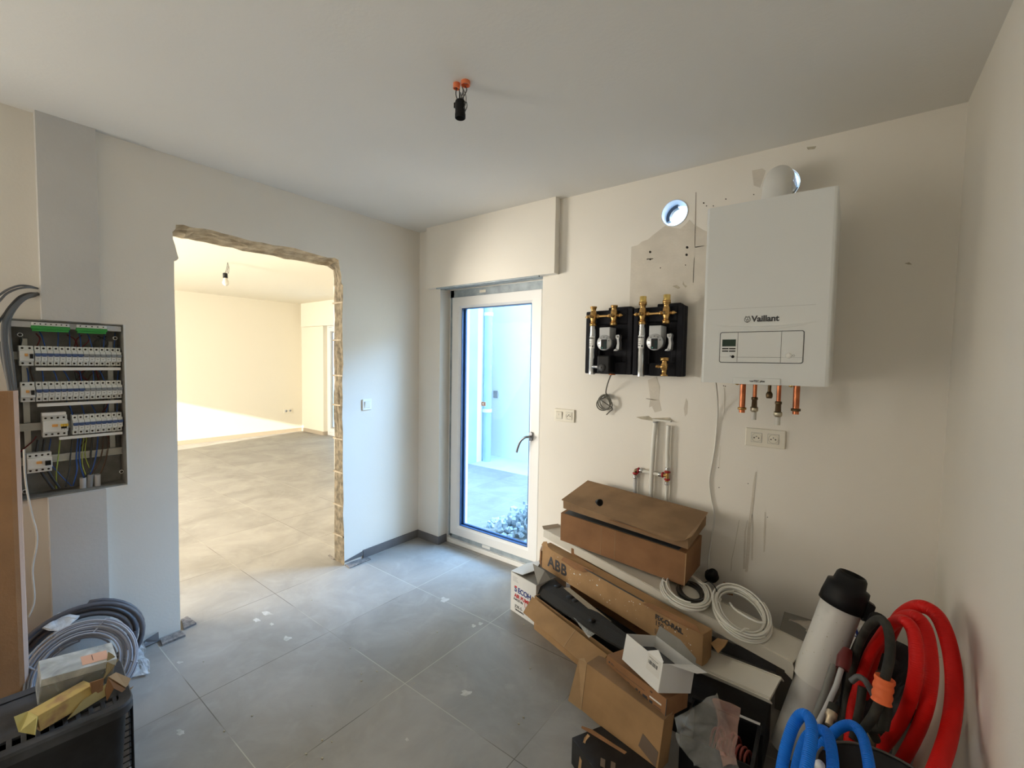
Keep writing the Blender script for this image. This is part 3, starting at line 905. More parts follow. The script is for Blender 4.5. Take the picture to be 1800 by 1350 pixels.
for i, lp in enumerate(loops):
    pts = [on(a, b, 'x', c) for a, b, c in lp]
    mb = MB(); mb.tube(spline(pts, 8), (0.0042, 0.0042, 0.0045, 0.0068, 0.0062, 0.0045, 0.0045)[i], 10)
    tag(mb.build('cable', M['cable_dark'] if i in (2,) else M['cable_grey']), names[i], 'cable', 'grey supply cables left of the fuse box')

# ------------------------------------------------------------------ switches and sockets
def plate(name, label, cat, cx, cz, wall, mods, w1=0.075, h=0.080, mt=None):
    """wall plate; wall 'A' is x=0, 'B' is y=0"""
    mt = mt or M['cream']
    t = thing(name, label, cat, (0, cx, cz) if wall == 'A' else (cx, 0, cz), (0, 0, math.pi / 2) if wall == 'A' else (0, 0, 0))
    n = len(mods); w = w1 if n == 1 else w1 + 0.071 * (n - 1)
    mb = MB(); mb.box(-w / 2, w / 2, -0.010, 0, -h / 2, h / 2); mb.build('cover_plate', mt, t, 0.003)
    for i, kind in enumerate(mods):
        x = (i - (n - 1) / 2) * 0.071
        mb = MB(); mb.box(x - 0.0225, x + 0.0225, -0.012, -0.0095, -0.0225, 0.0225)
        ins = mb.build('insert', mt, t, 0.001)
        mb = MB()
        for q0, q1, q2, q3 in ((-.0235, .0235, .0222, .0236), (-.0235, .0235, -.0236, -.0222), (-.0236, -.0222, -.0235, .0235), (.0222, .0236, -.0235, .0235)):
            mb.box(x + q0, x + q1, -0.0106, -0.0098, q2, q3)
        mb.build('shadow_gap', M['grey_mid'], ins)
        if kind == 'socket':
            mb = MB(); mb.lathe([(0.0205, 0.0012), (0.0195, 0.0010), (0.0185, -0.004), (0.0, -0.0045)], (x, -0.0122, 0), (0, -1, 0), 28)
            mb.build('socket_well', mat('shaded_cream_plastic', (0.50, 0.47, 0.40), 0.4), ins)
            mb = MB()
            for dx, dz in ((-0.0095, -0.002), (0.0095, -0.002)):
                mb.lathe([(0.0, 0.001), (0.0028, 0.001), (0.0028, -0.001)], (x + dx, -0.0135, dz), (0, -1, 0), 10)
            mb.build('contact_hole', M['hole'], ins)
            mb = MB(); mb.lathe([(0.0, 0.008), (0.002, 0.007), (0.0024, 0)], (x, -0.0122, 0.006), (0, -1, 0), 10)
            mb.build('earth_pin', M['grey_mid'], ins)
        else:
            mb = MB(); mb.add([(x - 0.021, -0.0125, -0.021), (x + 0.021, -0.0125, -0.021), (x + 0.021, -0.0175, 0.021), (x - 0.021, -0.0175, 0.021),
                               (x - 0.021, -0.0105, -0.021), (x + 0.021, -0.0105, -0.021), (x + 0.021, -0.0105, 0.021), (x - 0.021, -0.0105, 0.021)],
                              [(0, 1, 2, 3), (0, 4, 5, 1), (3, 2, 6, 7), (0, 3, 7, 4), (1, 5, 6, 2)])
            rk = mb.build('rocker', mt, ins, 0.001)
            if kind == 'double':
                mb = MB(); mb.box(x - 0.0007, x + 0.0007, -0.0165, -0.0105, 0.0, 0.0205); mb.build('rocker_gap', M['grey_mid'], ins)
    return t
a = on(644, 711, 'x', 0.0)
plate('light_switch', 'white single light switch right of the broken opening', 'light switch', a.y, a.z, 'A', ['switch'], mt=M['white'])
a = on(993, 730, 'y', 0.0)
plate('switch_and_socket', 'cream double plate with light switch and power socket right of the glass door', 'switch plate', a.x, a.z, 'B', ['double', 'socket'])
a = on(1345, 770, 'y', 0.0)
plate('double_socket', 'cream double power socket below the boiler pipes', 'power socket', a.x, a.z, 'B', ['socket', 'socket'], w1=0.098, h=0.088)
# double socket in the next room
a = on(506, 722, 'x', XF)
t = thing('double_socket', 'small pale double socket low on the far wall of the next room', 'power socket', (XF, a.y, a.z), (0, 0, math.pi / 2))
mb = MB(); mb.box(-0.085, 0.085, -0.012, 0, -0.045, 0.045); mb.build('cover_plate', M['cream'], t, 0.003)
for x in (-0.04, 0.04):
    mb = MB(); mb.lathe([(0.0, 0.001), (0.026, 0.002), (0.026, 0)], (x, -0.012, 0), (0, -1, 0), 16); mb.build('socket_well', M['grey_light'], t)
    mb = MB(); mb.lathe([(0.0, 0.003), (0.009, 0.003), (0.009, 0)], (x, -0.012, 0), (0, -1, 0), 8); mb.build('contact_hole', M['hole'], t)

# ------------------------------------------------------------------ pump groups
def ball_valve(par, x, z, y, big=False):
    mb = MB()
    mb.lathe([(0.0, 0.052), (0.017, 0.052), (0.0175, 0.046), (0.0145, 0.044), (0.0145, 0.030), (0.017, 0.026), (0.019, 0.012), (0.019, -0.012), (0.015, -0.022), (0.015, -0.040), (0.0, -0.040)], (x, y, z), (0, 0, 1), 20)
    mb.lathe([(0.0, 0.020), (0.009, 0.020), (0.0095, 0.016), (0.011, 0.015), (0.011, 0.0), (0.014, -0.004)], (x, y - 0.018, z), (0, -1, 0), 16)
    v = mb.build('ball_valve', M['brass'], par)
    mb = MB(); mb.lathe([(0.0, 0.0215), (0.0055, 0.0215), (0.0055, 0.018)], (x, y - 0.018, z), (0, -1, 0), 12); mb.build('spindle', M['brass_dull'], v)
    mb = MB(); mb.lathe([(0.012, -0.056), (0.0215, -0.054), (0.0215, -0.038), (0.012, -0.036)], (x, y, z), (0, 0, 1), 6)
    mb.build('union_nut', M['brass'], v)
    if big:
        mb = MB(); mb.lathe([(0.010, 0.048), (0.0225, 0.050), (0.0225, 0.066), (0.010, 0.068)], (x, y, z), (0, 0, 1), 6); mb.build('union_nut', M['brass'], v)
        mb = MB(); mb.lathe([(0.018, 0.066), (0.018, 0.094), (0.0175, 0.095), (0.012, 0.095), (0.012, 0.08)], (x, y, z), (0, 0, 1), 10); mb.build('threaded_socket', M['brass_bright'], v)
    else:
        mb = MB(); mb.lathe([(0.012, 0.050), (0.0195, 0.050), (0.0195, 0.058), (0.012, 0.058)], (x, y, z), (0, 0, 1), 24); mb.build('flange', M['brass'], v)
    return v
def pump_group(x0, x1, z0, z1, label, second):
    t = thing('pump_group', label, 'heating pump', ((x0 + x1) / 2, 0, z0))
    I = root_inv(t)
    w = x1 - x0
    YF = -0.085
    mb = MB()
    # moulded shell: outline with shallow crown, plus raised side blocks and recesses
    mb.box(x0, x1, -0.045, 0, z0, z1 - 0.005)
    mb.box(x0, x0 + 0.028, YF, -0.045, z0, z1 - 0.012)
    mb.box(x1 - 0.030, x1, YF, -0.045, z0, z1 - 0.004)
    mb.box(x0 + 0.028, x1 - 0.03, YF + 0.005, -0.045, z1 - 0.09, z1 - 0.01)
    mb.box(x0 + 0.09, x1 - 0.03, YF + 0.008, -0.045, z0, z0 + 0.07)
    mb.box(x0 + 0.075, x0 + 0.095, YF, -0.045, z0 + 0.06, z1 - 0.10)
    mb.box(x1 - 0.06, x1 - 0.03, YF + 0.012, -0.045, z0 + 0.07, z0 + 0.20)
    mb.box(x0 + w * 0.45, x1 - 0.02, -0.06, -0.01, z1 - 0.02, z1 + 0.008)
    shell = mb.build('insulation_shell', M['black_foam'], t, 0.006, I)
    YV = -0.105
    xa, xb = x0 + 0.058, x0 + 0.185
    zv = 1.742



    tx, tz = t.location.x, t.location.z
    ball_valve(t, xa - tx, zv - tz, YV, second); ball_valve(t, xb - tx, zv - tz, YV, second)
    # bypass between the valves
    mb = MB()
    mb.cyl((xa + 0.012, YV, zv), (xb - 0.012, YV, zv), 0.0068, 14)
    for xx, s_ in ((xa + 0.030, 1), (xb - 0.030, -1)):
        mb.lathe([(0.006, -0.009), (0.0115, -0.008), (0.0115, 0.003), (0.009, 0.008), (0.006, 0.009)], (xx, YV, zv), (s_, 0, 0), 6)
    mb.build('bypass_pipe', M['brass'], t, 0, I)
    for xx, s_ in ((xa - 0.018, -1), (xb + 0.018, 1)):
        mb = MB(); mb.lathe([(0.007, 0), (0.007, 0.012), (0.011, 0.014), (0.009, 0.024), (0.004, 0.028), (0.003, 0.034), (0, 0.034)], (xx, YV, zv), (s_, 0, 0), 10)
        mb.build('drain_nipple', M['brass'], t, 0, I)
    # steel return tube with label
    mb = MB(); mb.tube([(xa, YV, 1.694), (xa, YV, 1.655), (xa, YV, 1.64), (xa, YV, z0 + 0.028), (xa, YV, z0 + 0.026), (xa, YV, z0 - 0.004)], 0.018, 24,
                       radii=[.017, .017, .0185, .0185, .0195, .0195])
    tb = mb.build('steel_tube', M['steel'], t, 0, I)
    mb = MB()
    n = 14; vs_, fs = [], []
    for j in range(n):
        a = math.radians(-90 + (j / (n - 1) - 0.5) * 120)
        for z in (1.560, 1.628):
            vs_.append((xa + 0.0192 * math.cos(a), YV + 0.0192 * math.sin(a), z))
    for j in range(n - 1): fs.append([2 * j, 2 * j + 2, 2 * j + 3, 2 * j + 1])
    mb.add(vs_, fs, True)
    lb = mb.build('paper_label', M['white'], tb, 0, I)
    text('lettering', 'Meibes', 0.0105, I @ face_mtx((xa - 0.0125, YV - 0.0200, 1.614), (1, 0, 0), (0, 0, 1)), M['ink'], lb, 0.0005)
    mb = MB(); mb.box(xa - 0.012, xa - 0.002, YV - 0.0198, YV - 0.0190, 1.573, 1.576); mb.box(xa - 0.012, xa + 0.003, YV - 0.0198, YV - 0.0190, 1.584, 1.586)
    mb.box(xa - 0.012, xa + 0.002, YV - 0.0198, YV - 0.0190, 1.596, 1.5975); mb.box(xa + 0.005, xa + 0.013, YV - 0.0198, YV - 0.018, 1.566, 1.576)
    mb.build('printed_lines', M['ink'], lb, 0, I)
    # circulator pump
    xp = x0 + 0.150 if not second else x0 + 0.143
    zp = 1.590
    YP = -0.150
    mb = MB(); mb.box(xp - 0.032, xp + 0.032, YP + 0.004, -0.06, zp, zp + 0.086)
    pm = mb.build('pump_terminal_box', M['grey_light'], t, 0.004, I)
    mb = MB()
    mb.lathe([(0.0, 0.0), (0.041, 0.0), (0.0435, -0.003), (0.0435, -0.018), (0.039, -0.02), (0.036, -0.06), (0.030, -0.09)], (xp, YP, zp), (0, -1, 0), 36)
    head = mb.build('pump_head', M['alu'], t, 0, I)
    mb = MB(); mb.box(xp - 0.017, xp + 0.017, YP - 0.003, YP + 0.001, zp - 0.036, zp + 0.018); mb.build('display', M['dark'], head, 0.001, I)
    mb = MB(); mb.box(xp + 0.001, xp + 0.0165, YP - 0.0036, YP - 0.002, zp - 0.034, zp + 0.008); mb.build('touch_field', M['dark_screen'], head, 0, I)
    mb = MB(); mb.lathe([(0.0, .0012), (0.0035, .0012), (0.0035, 0)], (xp - 0.009, YP - 0.003, zp - 0.029), (0, -1, 0), 12)
    mb.build('green_button', mat('green_led_ring', (0.05, 0.35, 0.28), 0.4), head, 0, I)
    mb = MB()
    for k in range(7):
        a = math.radians(20 + k * 36)
        cx, cz = xp + 0.031 * math.cos(a), zp + 0.031 * math.sin(a)
        mb.box(cx - 0.004, cx + 0.004, YP - 0.0006, YP + 0.0006, cz - 0.0018, cz + 0.0018)
    mb.build('printed_marks', M['ink'], head, 0, I)
    # pump housing bracket on the right
    mb = MB()
    br = [(xp + 0.052, zp + 0.042), (xp + 0.072, zp + 0.046), (xp + 0.078, zp + 0.038), (xp + 0.074, zp + 0.016), (xp + 0.078, zp - 0.004), (xp + 0.076, zp - 0.036), (xp + 0.066, zp - 0.045),
          (xp + 0.042, zp - 0.045), (xp + 0.046, zp - 0.038), (xp + 0.056, zp - 0.032), (xp + 0.062, zp - 0.006), (xp + 0.060, zp + 0.018), (xp + 0.052, zp + 0.030)]
    k = len(br)
    tr = tessellate_polygon([[Vector((a, b, 0)) for a, b in br]])
    mb.add([(a, -0.118, b) for a, b in br] + [(a, -0.085, b) for a, b in br], [list(q) for q in tr] + [[i, i + k, (i + 1) % k + k, (i + 1) % k] for i in range(k)])
    fb_ = mb.build('pump_flange', M['alu'], t, 0.002, I)
    for (a, b) in ((xp + 0.066, zp + 0.034), (xp + 0.062, zp - 0.037)):
        mb = MB(); mb.lathe([(0.0, 0.006), (0.005, 0.006), (0.006, 0)], (a, -0.118, b), (0, -1, 0), 6); mb.build('bolt', M['steel'], fb_, 0, I)
    if not second:
        # black mixing actuator with knob
        mb = MB(); mb.box(xp - 0.040, xp + 0.036, -0.150, -0.07, z0 + 0.006, z0 + 0.105); ac = mb.build('mixer_actuator', M['dark'], t, 0.008, I)
        mb = MB(); mb.lathe([(0.0, 0.006), (0.020, 0.006), (0.021, 0.0)], (xp - 0.009, -0.150, z0 + 0.036), (0, -1, 0), 24); kn = mb.build('knob', mat('charcoal_knob', (0.06, 0.06, 0.062), 0.5), ac, 0, I)
        mb = MB(); mb.lathe([(0.0, 0.007), (0.0045, 0.007), (0.0045, 0.005)], (xp - 0.009, -0.150, z0 + 0.036), (0, -1, 0), 12); mb.build('screw', M['hole'], kn, 0, I)
        mb = MB(); mb.cyl((xa + 0.01, -0.12, z0 + 0.040), (xp - 0.035, -0.12, z0 + 0.040), 0.009, 12); mb.build('steel_nipple', M['steel'], t, 0, I)
        mb = MB(); mb.lathe([(0.0, 0), (0.0185, 0), (0.0185, 0.006), (0.012, 0.008)], (xp + 0.034, -0.105, z0 - 0.004), (0, 0, 1), 20); mb.build('flange', M['copper'], t, 0, I)
    else:
        x_, z_ = xb + 0.002, 1.480
        mb = MB()
        mb.lathe([(0.0, -0.066), (0.019, -0.066), (0.0195, -0.058), (0.013, -0.056), (0.013, -0.034), (0.017, -0.030), (0.018, -0.006), (0.013, 0.004), (0.013, 0.014)], (x_, -0.115, z_), (0, 0, 1), 20)
        mb.lathe([(0.0, 0.022), (0.010, 0.022), (0.011, 0.0)], (x_, -0.13, z_ - 0.018), (0, -1, 0), 12)
        vv = mb.build('check_valve', M['brass'], t, 0, I)
        mb = MB(); mb.lathe([(0.012, 0.012), (0.0235, 0.014), (0.0235, 0.030), (0.012, 0.032)], (x_, -0.115, z_), (0, 0, 1), 6); mb.build('union_nut', M['brass'], vv, 0, I)
        mb = MB(); mb.lathe([(0.006, 0), (0.006, 0.012), (0.009, 0.014), (0.007, 0.022), (0.009, 0.026), (0, 0.028)], (x_ - 0.016, -0.115, z_ - 0.018), (-1, 0, 0.1), 10); mb.build('drain_nipple', M['brass'], vv, 0, I)
    return t
pump_group(1.563, 1.850, 1.414, 1.787, 'left black-backed pump group with round black actuator knob, on the wall beside the boiler', False)
pump_group(1.855, 2.120, 1.412, 1.790, 'right black-backed pump group with tall bright brass unions, nearest the boiler', True)
# grey actuator cable with its coil
c0 = on(1075, 656, 'y', -0.1); cc = on(1063, 707, 'y', -0.025)
pts = [c0, on(1068, 675, 'y', -0.06), on(1065, 690, 'y', -0.03)]
for k in range(60):
    a = math.radians(70 + k * 26)
    rr = 0.040 + 0.006 * math.sin(k * 0.61)
    pts.append(Vector((cc.x + 0.010 * math.sin(k * .35) + rr * math.cos(a), -0.010 - 0.024 * (k % 14) / 14 - 0.004, cc.z - 0.004 + rr * 0.98 * math.sin(a) + 0.006 * math.cos(k * .3))))
pts += [on(1076, 717, 'y', -0.02), on(1071, 724, 'y', -0.02), on(1066, 729, 'y', -0.02)]
mb = MB(); mb.tube(spline(pts, 4), 0.0036, 8)
tag(mb.build('cable', mat('grey_brown_cable_sheath', (0.10, 0.095, 0.075), 0.5)), 'small grey cable coil dangling under the left pump group', 'cable')

# ------------------------------------------------------------------ gas boiler
bo_ = thing('gas_boiler', 'large white wall-hung gas boiler with control panel beside the right corner', 'boiler', (2.5337, 0, 1.4036))
BI = root_inv(bo_)
BX0, BX1, BZ0, BZ1, BYF = 2.3126, 2.7547, 1.4036, 2.1223, -0.465
mb = MB()
# casing cross-section with chamfered front edges, front bulging slightly below the crease
ch = 0.012
prof = [(BX0, -0.10), (BX0, BYF + ch), (BX0 + 0.004, BYF + 0.004), (BX0 + ch, BYF), (BX1 - ch, BYF), (BX1 - 0.004, BYF + 0.004), (BX1, BYF + ch), (BX1, -0.10)]
k = len(prof)
vs_ = [(x, y, BZ0) for x, y in prof] + [(x, y, BZ1) for x, y in prof]
mb.add(vs_, [[i, (i + 1) % k, (i + 1) % k + k, i + k] for i in range(k)] + [list(range(k - 1, -1, -1)), list(range(k, 2 * k))])
mb.build('casing', M['boiler'], bo_, 0, BI)
mb = MB(); mb.box(BX0 + 0.02, BX1 - 0.02, -0.10, 0.0, BZ0 + 0.05, BZ1 - 0.05); mb.build('rear_frame', M['grey_light'], bo_, 0, BI)
mb = MB(); mb.box(BX0 + 0.006, BX1 - 0.006, BYF + 0.02, -0.105, BZ0 - 0.0, BZ0 + 0.004); 
mb.build('base_plate', M['grey_mid'], bo_, 0, BI)
# thin seam above the badge and the smile-shaped crease
mb = MB()
mb.box(BX0 + 0.02, BX1 - 0.05, BYF - 0.0006, BYF, 1.704, 1.7052)
mb.build('seam', mat('pale_grey_seam', (0.50, 0.51, 0.51), 0.5), bo_, 0, BI)
mb = MB()
cr = []
for i in range(25):
    u_ = i / 24
    x = BX0 + 0.03 + (BX1 - BX0 - 0.06) * u_
    z = 1.624 + 0.022 * (2 * u_ - 1) ** 2
    th_ = 0.0075 * math.sin(math.pi * u_) + 0.0005
    cr.append((x, z, th_))
vs_ = []
for x, z, h_ in cr:
    vs_ += [(x, BYF + 0.0002, z + h_), (x, BYF - 0.0065 * (h_ / 0.008), z + h_ * 0.1), (x, BYF + 0.0002, z - h_)]
mb.add(vs_, [[3 * i, 3 * i + 3, 3 * i + 4, 3 * i + 1] for i in range(24)] + [[3 * i + 1, 3 * i + 4, 3 * i + 5, 3 * i + 2] for i in range(24)], True)
mb.build('moulded_crease', M['boiler'], bo_, 0, BI)
# logo
text('lettering', 'Vaillant', 0.0325, BI @ face_mtx((2.4955, BYF - 0.0006, 1.650), (1, 0, 0), (0, 0, 1)), M['ink'], bo_, 0.0010, spacing=0.98)
mb = MB()
ec = (2.4805, 1.660)
def ring_xz(mb, cx, cz, ro, ri, y, sx=1.0, rot=0.0, n=28):
    vs_ = []
    for rr in (ro, ri):
        for j in range(n):
            a = 2 * math.pi * j / n
            px_, pz_ = rr * sx * math.cos(a), rr * math.sin(a)
            vs_.append((cx + px_ * math.cos(rot) - pz_ * math.sin(rot), y, cz + px_ * math.sin(rot) + pz_ * math.cos(rot)))
    mb.add(vs_, [[j, (j + 1) % n, n + (j + 1) % n, n + j] for j in range(n)])
ring_xz(mb, ec[0], ec[1] - 0.001, 0.0118, 0.0098, BYF - 0.0008, 0.95)
ring_xz(mb, ec[0] - 0.0042, ec[1] + 0.0045, 0.0085, 0.0066, BYF - 0.001, 0.42, 0.25)
ring_xz(mb, ec[0] + 0.0042, ec[1] + 0.0045, 0.0085, 0.0066, BYF - 0.001, 0.42, -0.25)
ring_xz(mb, ec[0], ec[1] - 0.0055, 0.0052, 0.0035, BYF - 0.001, 0.8)
mb.build('emblem', M['ink'], bo_, 0, BI)
# control panel
PX0, PX1, PZ0, PZ1 = 2.3845, 2.6715, 1.489, 1.609
def rrect(x0, x1, z0, z1, r, n=5):
    out = []
    for cx, cz, a0 in ((x1 - r, z1 - r, 0), (x0 + r, z1 - r, 90), (x0 + r, z0 + r, 180), (x1 - r, z0 + r, 270)):
        for i in range(n + 1):
            a = math.radians(a0 + 90 * i / n); out.append((cx + r * math.cos(a), cz + r * math.sin(a)))
    return out
o1 = rrect(PX0 - 0.0024, PX1 + 0.0024, PZ0 - 0.0024, PZ1 + 0.0024, 0.009); o2 = rrect(PX0, PX1, PZ0, PZ1, 0.007)
k = len(o1)
mb = MB(); mb.add([(a, BYF - 0.0006, b) for a, b in o1] + [(a, BYF - 0.0006, b) for a, b in o2], [[i, (i + 1) % k, (i + 1) % k + k, i + k] for i in range(k)])
mb.build('panel_gap', M['line'], bo_, 0, BI)
mb = MB(); mb.add([(a, BYF - 0.0045, b) for a, b in rrect(PX0 + .001, PX1 - .001, PZ0 + .001, PZ1 - .001, 0.007)] + [(a, BYF + 0.001, b) for a, b in rrect(PX0 + .001, PX1 - .001, PZ0 + .001, PZ1 - .001, 0.007)],
                   [list(range(k)), ] + [[i, i + k, (i + 1) % k + k, (i + 1) % k] for i in range(k)])
pan = mb.build('control_panel', M['boiler'], bo_, 0.001, BI)
YP2 = BYF - 0.0050
mb = MB(); mb.box(2.4495, 2.4508, YP2, BYF, PZ0 + 0.001, PZ1 - 0.001); mb.box(2.6000, 2.6013, YP2, BYF, PZ0 + 0.001, PZ1 - 0.001)
mb.box(2.451, 2.600, YP2, BYF, 1.5090, 1.5100)
mb.build('flap_seam', M['line'], pan, 0, BI)
mb = MB(); mb.box(PX0 + .002, 2.4495, YP2, BYF, 1.5095, 1.5101); mb.box(2.6015, PX1 - .002, YP2, BYF, 1.5095, 1.5101)
mb.build('flap_seam', M['grey_mid'], pan, 0, BI)
mb = MB(); mb.box(2.393, 2.443, YP2 - 0.001, BYF, 1.553, 1.581); mb.build('display', M['lcd'], pan, 0.0005, BI)
for (z0_, z1_) in ((1.5415, 1.5462), (1.5315, 1.5362)):
    for (x0_, x1_) in ((2.393, 2.4165), (2.419, 2.443)):
        mb = MB(); mb.box(x0_, x1_, YP2 - 0.0012, BYF, z0_, z1_); mb.build('button', M['dark'], pan, 0.001, BI)
mb = MB(); mb.lathe([(0.0, 0.002), (0.0058, 0.002), (0.006, 0)], (2.434, YP2, 1.5115), (0, -1, 0), 20); mb.build('button', M['dark'], pan, 0, BI)
mb = MB(); mb.lathe([(0.0, 0.005), (0.009, 0.005), (0.0105, 0.002), (0.0105, 0)], (2.626, YP2, 1.5165), (0, -1, 0), 24); mb.build('knob', M['white'], pan, 0, BI)
mb = MB(); ring_xz(mb, 2.643, 1.517, 0.0035, 0.0028, YP2 - 0.0002); mb.box(2.4235, 2.4265, YP2 - 0.0004, YP2, 1.5125, 1.5165); mb.build('printed_symbol', M['line'], pan, 0, BI)
# badge bar on the lower edge
mb = MB(); mb.box(2.437, 2.6035, BYF - 0.006, BYF + 0.05, 1.4020, 1.4280); bd = mb.build('badge_bar', M['boiler'], bo_, 0.002, BI)
text('lettering', 'ecoTEC plus', 0.0105, BI @ face_mtx((2.4975, BYF - 0.0068, 1.4125), (1, 0, 0), (0, 0, 1)), M['ink'], bd, 0.0003)
# stub pipes below
def stub(x, y, zb, r, m_, ring=None):
    mb = MB(); mb.cyl((x, y, BZ0 + 0.01), (x, y, zb), r, 20); p_ = mb.build('copper_pipe', m_, bo_, 0, BI)
    if ring:
        mb = MB(); mb.lathe([(r * .9, 0.007), (r * 1.45, 0.006), (r * 1.45, -0.004), (r * .9, -0.006)], (x, y, zb + 0.018), (0, 0, 1), 10); mb.build('compression_ring', ring, p_, 0, BI)
    return p_
stub(2.430, -0.20, 1.262, 0.0125, M['copper'], M['brass'])
stub(2.637, -0.20, 1.272, 0.0125, M['copper'], M['brass_dull'])
for (x, y, za, zb) in ((2.476, -0.18, 1.335, 1.232), (2.574, -0.22, 1.325, 1.222)):
    mb = MB(); mb.cyl((x, y, BZ0 + 0.01), (x, y, za - 0.01), 0.0085, 16); p_ = mb.build('copper_pipe', M['copper'], bo_, 0, BI)
    mb = MB(); mb.lathe([(0.008, 0.0), (0.0135, -0.002), (0.0135, -0.012), (0.011, -0.014), (0.012, -0.044), (0.010, -0.046)], (x, y, za), (0, 0, 1), 14); mb.build('coupling', M['brass_dull'], p_, 0, BI)
    mb = MB(); mb.lathe([(0.010, -0.044), (0.0155, -0.046), (0.0165, -0.052), (0.0165, -0.062), (0.012, -0.068)], (x, y, za), (0, 0, 1), 8); mb.build('union_nut', mat('nickel_plated_brass', (0.55, 0.50, 0.38), 0.3, 0.9), p_, 0, BI)
    mb = MB(); mb.hollow([(x, y, za - 0.064), (x, y, zb)], 0.0105, 0.002, 18); mb.build('white_pipe_end', M['alupex'], p_, 0, BI)
mb = MB(); mb.cyl((2.532, -0.17, BZ0 + .01), (2.532, -0.17, 1.355), 0.007, 12); p_ = mb.build('copper_pipe', M['brass_dull'], bo_, 0, BI)
mb = MB(); mb.lathe([(0.0, -0.018), (0.011, -0.018), (0.0135, -0.010), (0.0135, 0.002), (0.008, 0.012)], (2.532, -0.17, 1.350), (0, 0, 1), 12); mb.build('brass_cap', M['brass_dull'], p_, 0, BI)
for x in (2.408, 2.617):
    mb = MB(); mb.lathe([(0.006, 0.02), (0.006, 0.0), (0.009, -0.002), (0.009, -0.010), (0.004, -0.012), (0, -0.014)], (x, -0.21, BZ0 - 0.004), (0, 0, 1), 10); mb.build('drain_screw', M['brass_bright'], bo_, 0, BI)
# flue elbow
mb = MB()
fx, fy, fr = 2.527, -0.205, 0.056
pth = [Vector((fx, fy, BZ1 - 0.01)), Vector((fx, fy, BZ1 + 0.075))]
for k in range(1, 11):
    a = math.radians(9 * k)
    pth.append(Vector((fx, fy + 0.115 * (1 - math.cos(a)), BZ1 + 0.075 + 0.115 * math.sin(a))))
pth.append(Vector((fx, 0.16, BZ1 + 0.19)))
mb.hollow(pth, fr, 0.003, 36)
fe = mb.build('flue_elbow', M['white'], bo_, 0, BI)
mb = MB(); mb.lathe([(fr, 0.0), (fr + 0.006, 0.002), (fr + 0.006, 0.022), (fr, 0.026)], (fx, fy, BZ1 - 0.002), (0, 0, 1), 36); mb.build('flue_collar', M['white'], fe, 0, BI)
# supply flex of the boiler
fx_ = [on(a, b, 'y', c) for a, b, c in ((1258, 672, -.12), (1261, 700, -.05), (1261, 735, -.012), (1256, 790, -.008), (1249, 830, -.008), (1247, 850, -.008), (1251, 880, -.008), (1256, 908, -.010), (1252, 940, -.012), (1246, 975, -.02), (1244, 1010, -.03))]
mb = MB(); mb.tube(spline(fx_, 8), 0.0042, 8)
tag(mb.build('power_cord', M['cable_white']), 'white power cord hanging from the boiler down to the carton pile', 'power cord')

# ------------------------------------------------------------------ heating pipes on the wall
ty = -0.022
t = thing('heating_pipe', 'white riser pipe without fittings, left of the two that rise behind the top carton', 'pipe', (1.968, ty, 0))
mb = MB(); mb.tube(spline([(0.0, 0, 0.0), (-0.006, 0, 0.62), (-0.006, 0, 0.86), (0.0, 0, 1.06), (0.004, 0.004, 1.158)], 6), 0.0125, 16); mb.build('pipe', M['alupex'], t)
mb = MB(); mb.lathe([(0.0128, 0), (0.0135, 0.0), (0.0135, 0.006), (0.0128, 0.006)], (0.004, 0.004, 1.152), (0, 0, 1), 12); mb.build('end_ring', M['grey_mid'], t)
t = thing('heating_pipe', 'white pipe assembly with red press tee and elbow above the top carton', 'pipe', (2.047, -0.02, 0))
mb = MB(); mb.cyl((0, 0, 0.0), (0.0, 0, 0.835), 0.0105, 16); mb.build('pipe', M['alupex'], t)
mb = MB(); mb.tube(spline([(0, 0, 0.915), (-0.003, 0, 1.02), (-0.002, 0, 1.145)], 6), 0.0115, 16); mb.build('pipe', M['alupex'], t)
mb = MB(); mb.cyl((-0.145, 0.002, 0.872), (-0.045, 0, 0.868), 0.0100, 16); mb.build('pipe', M['alupex'], t)
mb = MB(); mb.cyl((-0.180, 0.002, 0.0), (-0.180, 0.002, 0.835), 0.0105, 16); mb.build('pipe', M['grey_light'], t)
mb = MB(); mb.cyl((0, 0, 0.835), (0, 0, 0.915), 0.0095, 14); mb.cyl((-0.045, 0, 0.868), (0, 0, 0.870), 0.0095, 14); mb.build('press_tee', M['brass'], t)
mb = MB(); mb.tube(spline([(-0.180, 0.002, 0.832), (-0.180, 0.002, 0.862), (-0.170, 0.002, 0.873), (-0.140, 0.002, 0.872)], 6), 0.0095, 14); mb.build('press_elbow', M['brass_dull'], t)
for (p_, ax) in (((0, 0, 0.890), (0, 0, 1)), ((0, 0, 0.848), (0, 0, 1)), ((-0.024, 0, 0.870), (1, 0, 0)), ((-0.180, 0.002, 0.852), (0, 0, 1)), ((-0.162, 0.002, 0.873), (1, 0, 0))):
    mb = MB(); mb.lathe([(0.009, -0.006), (0.0145, -0.004), (0.0165, 0.0), (0.0145, 0.004), (0.009, 0.006)], p_, ax, 16); mb.build('red_collar', M['red'], t)
for (p_, ax) in (((0, 0, 0.906), (0, 0, 1)), ((0, 0, 0.828), (0, 0, 1)), ((-0.038, 0, 0.869), (1, 0, 0)), ((-0.180, 0.002, 0.833), (0, 0, 1)), ((-0.147, 0.002, 0.873), (1, 0, 0))):
    mb = MB(); mb.lathe([(0.0105, -0.009), (0.0122, -0.008), (0.0122, -0.002), (0.0112, 0.0), (0.0122, 0.002), (0.0122, 0.008), (0.0105, 0.009)], p_, ax, 16); mb.build('press_sleeve', M['steel'], t)
mb = MB(); 
mb.box(-0.09, 0.008, -0.004, 0.022, 1.163, 1.172)
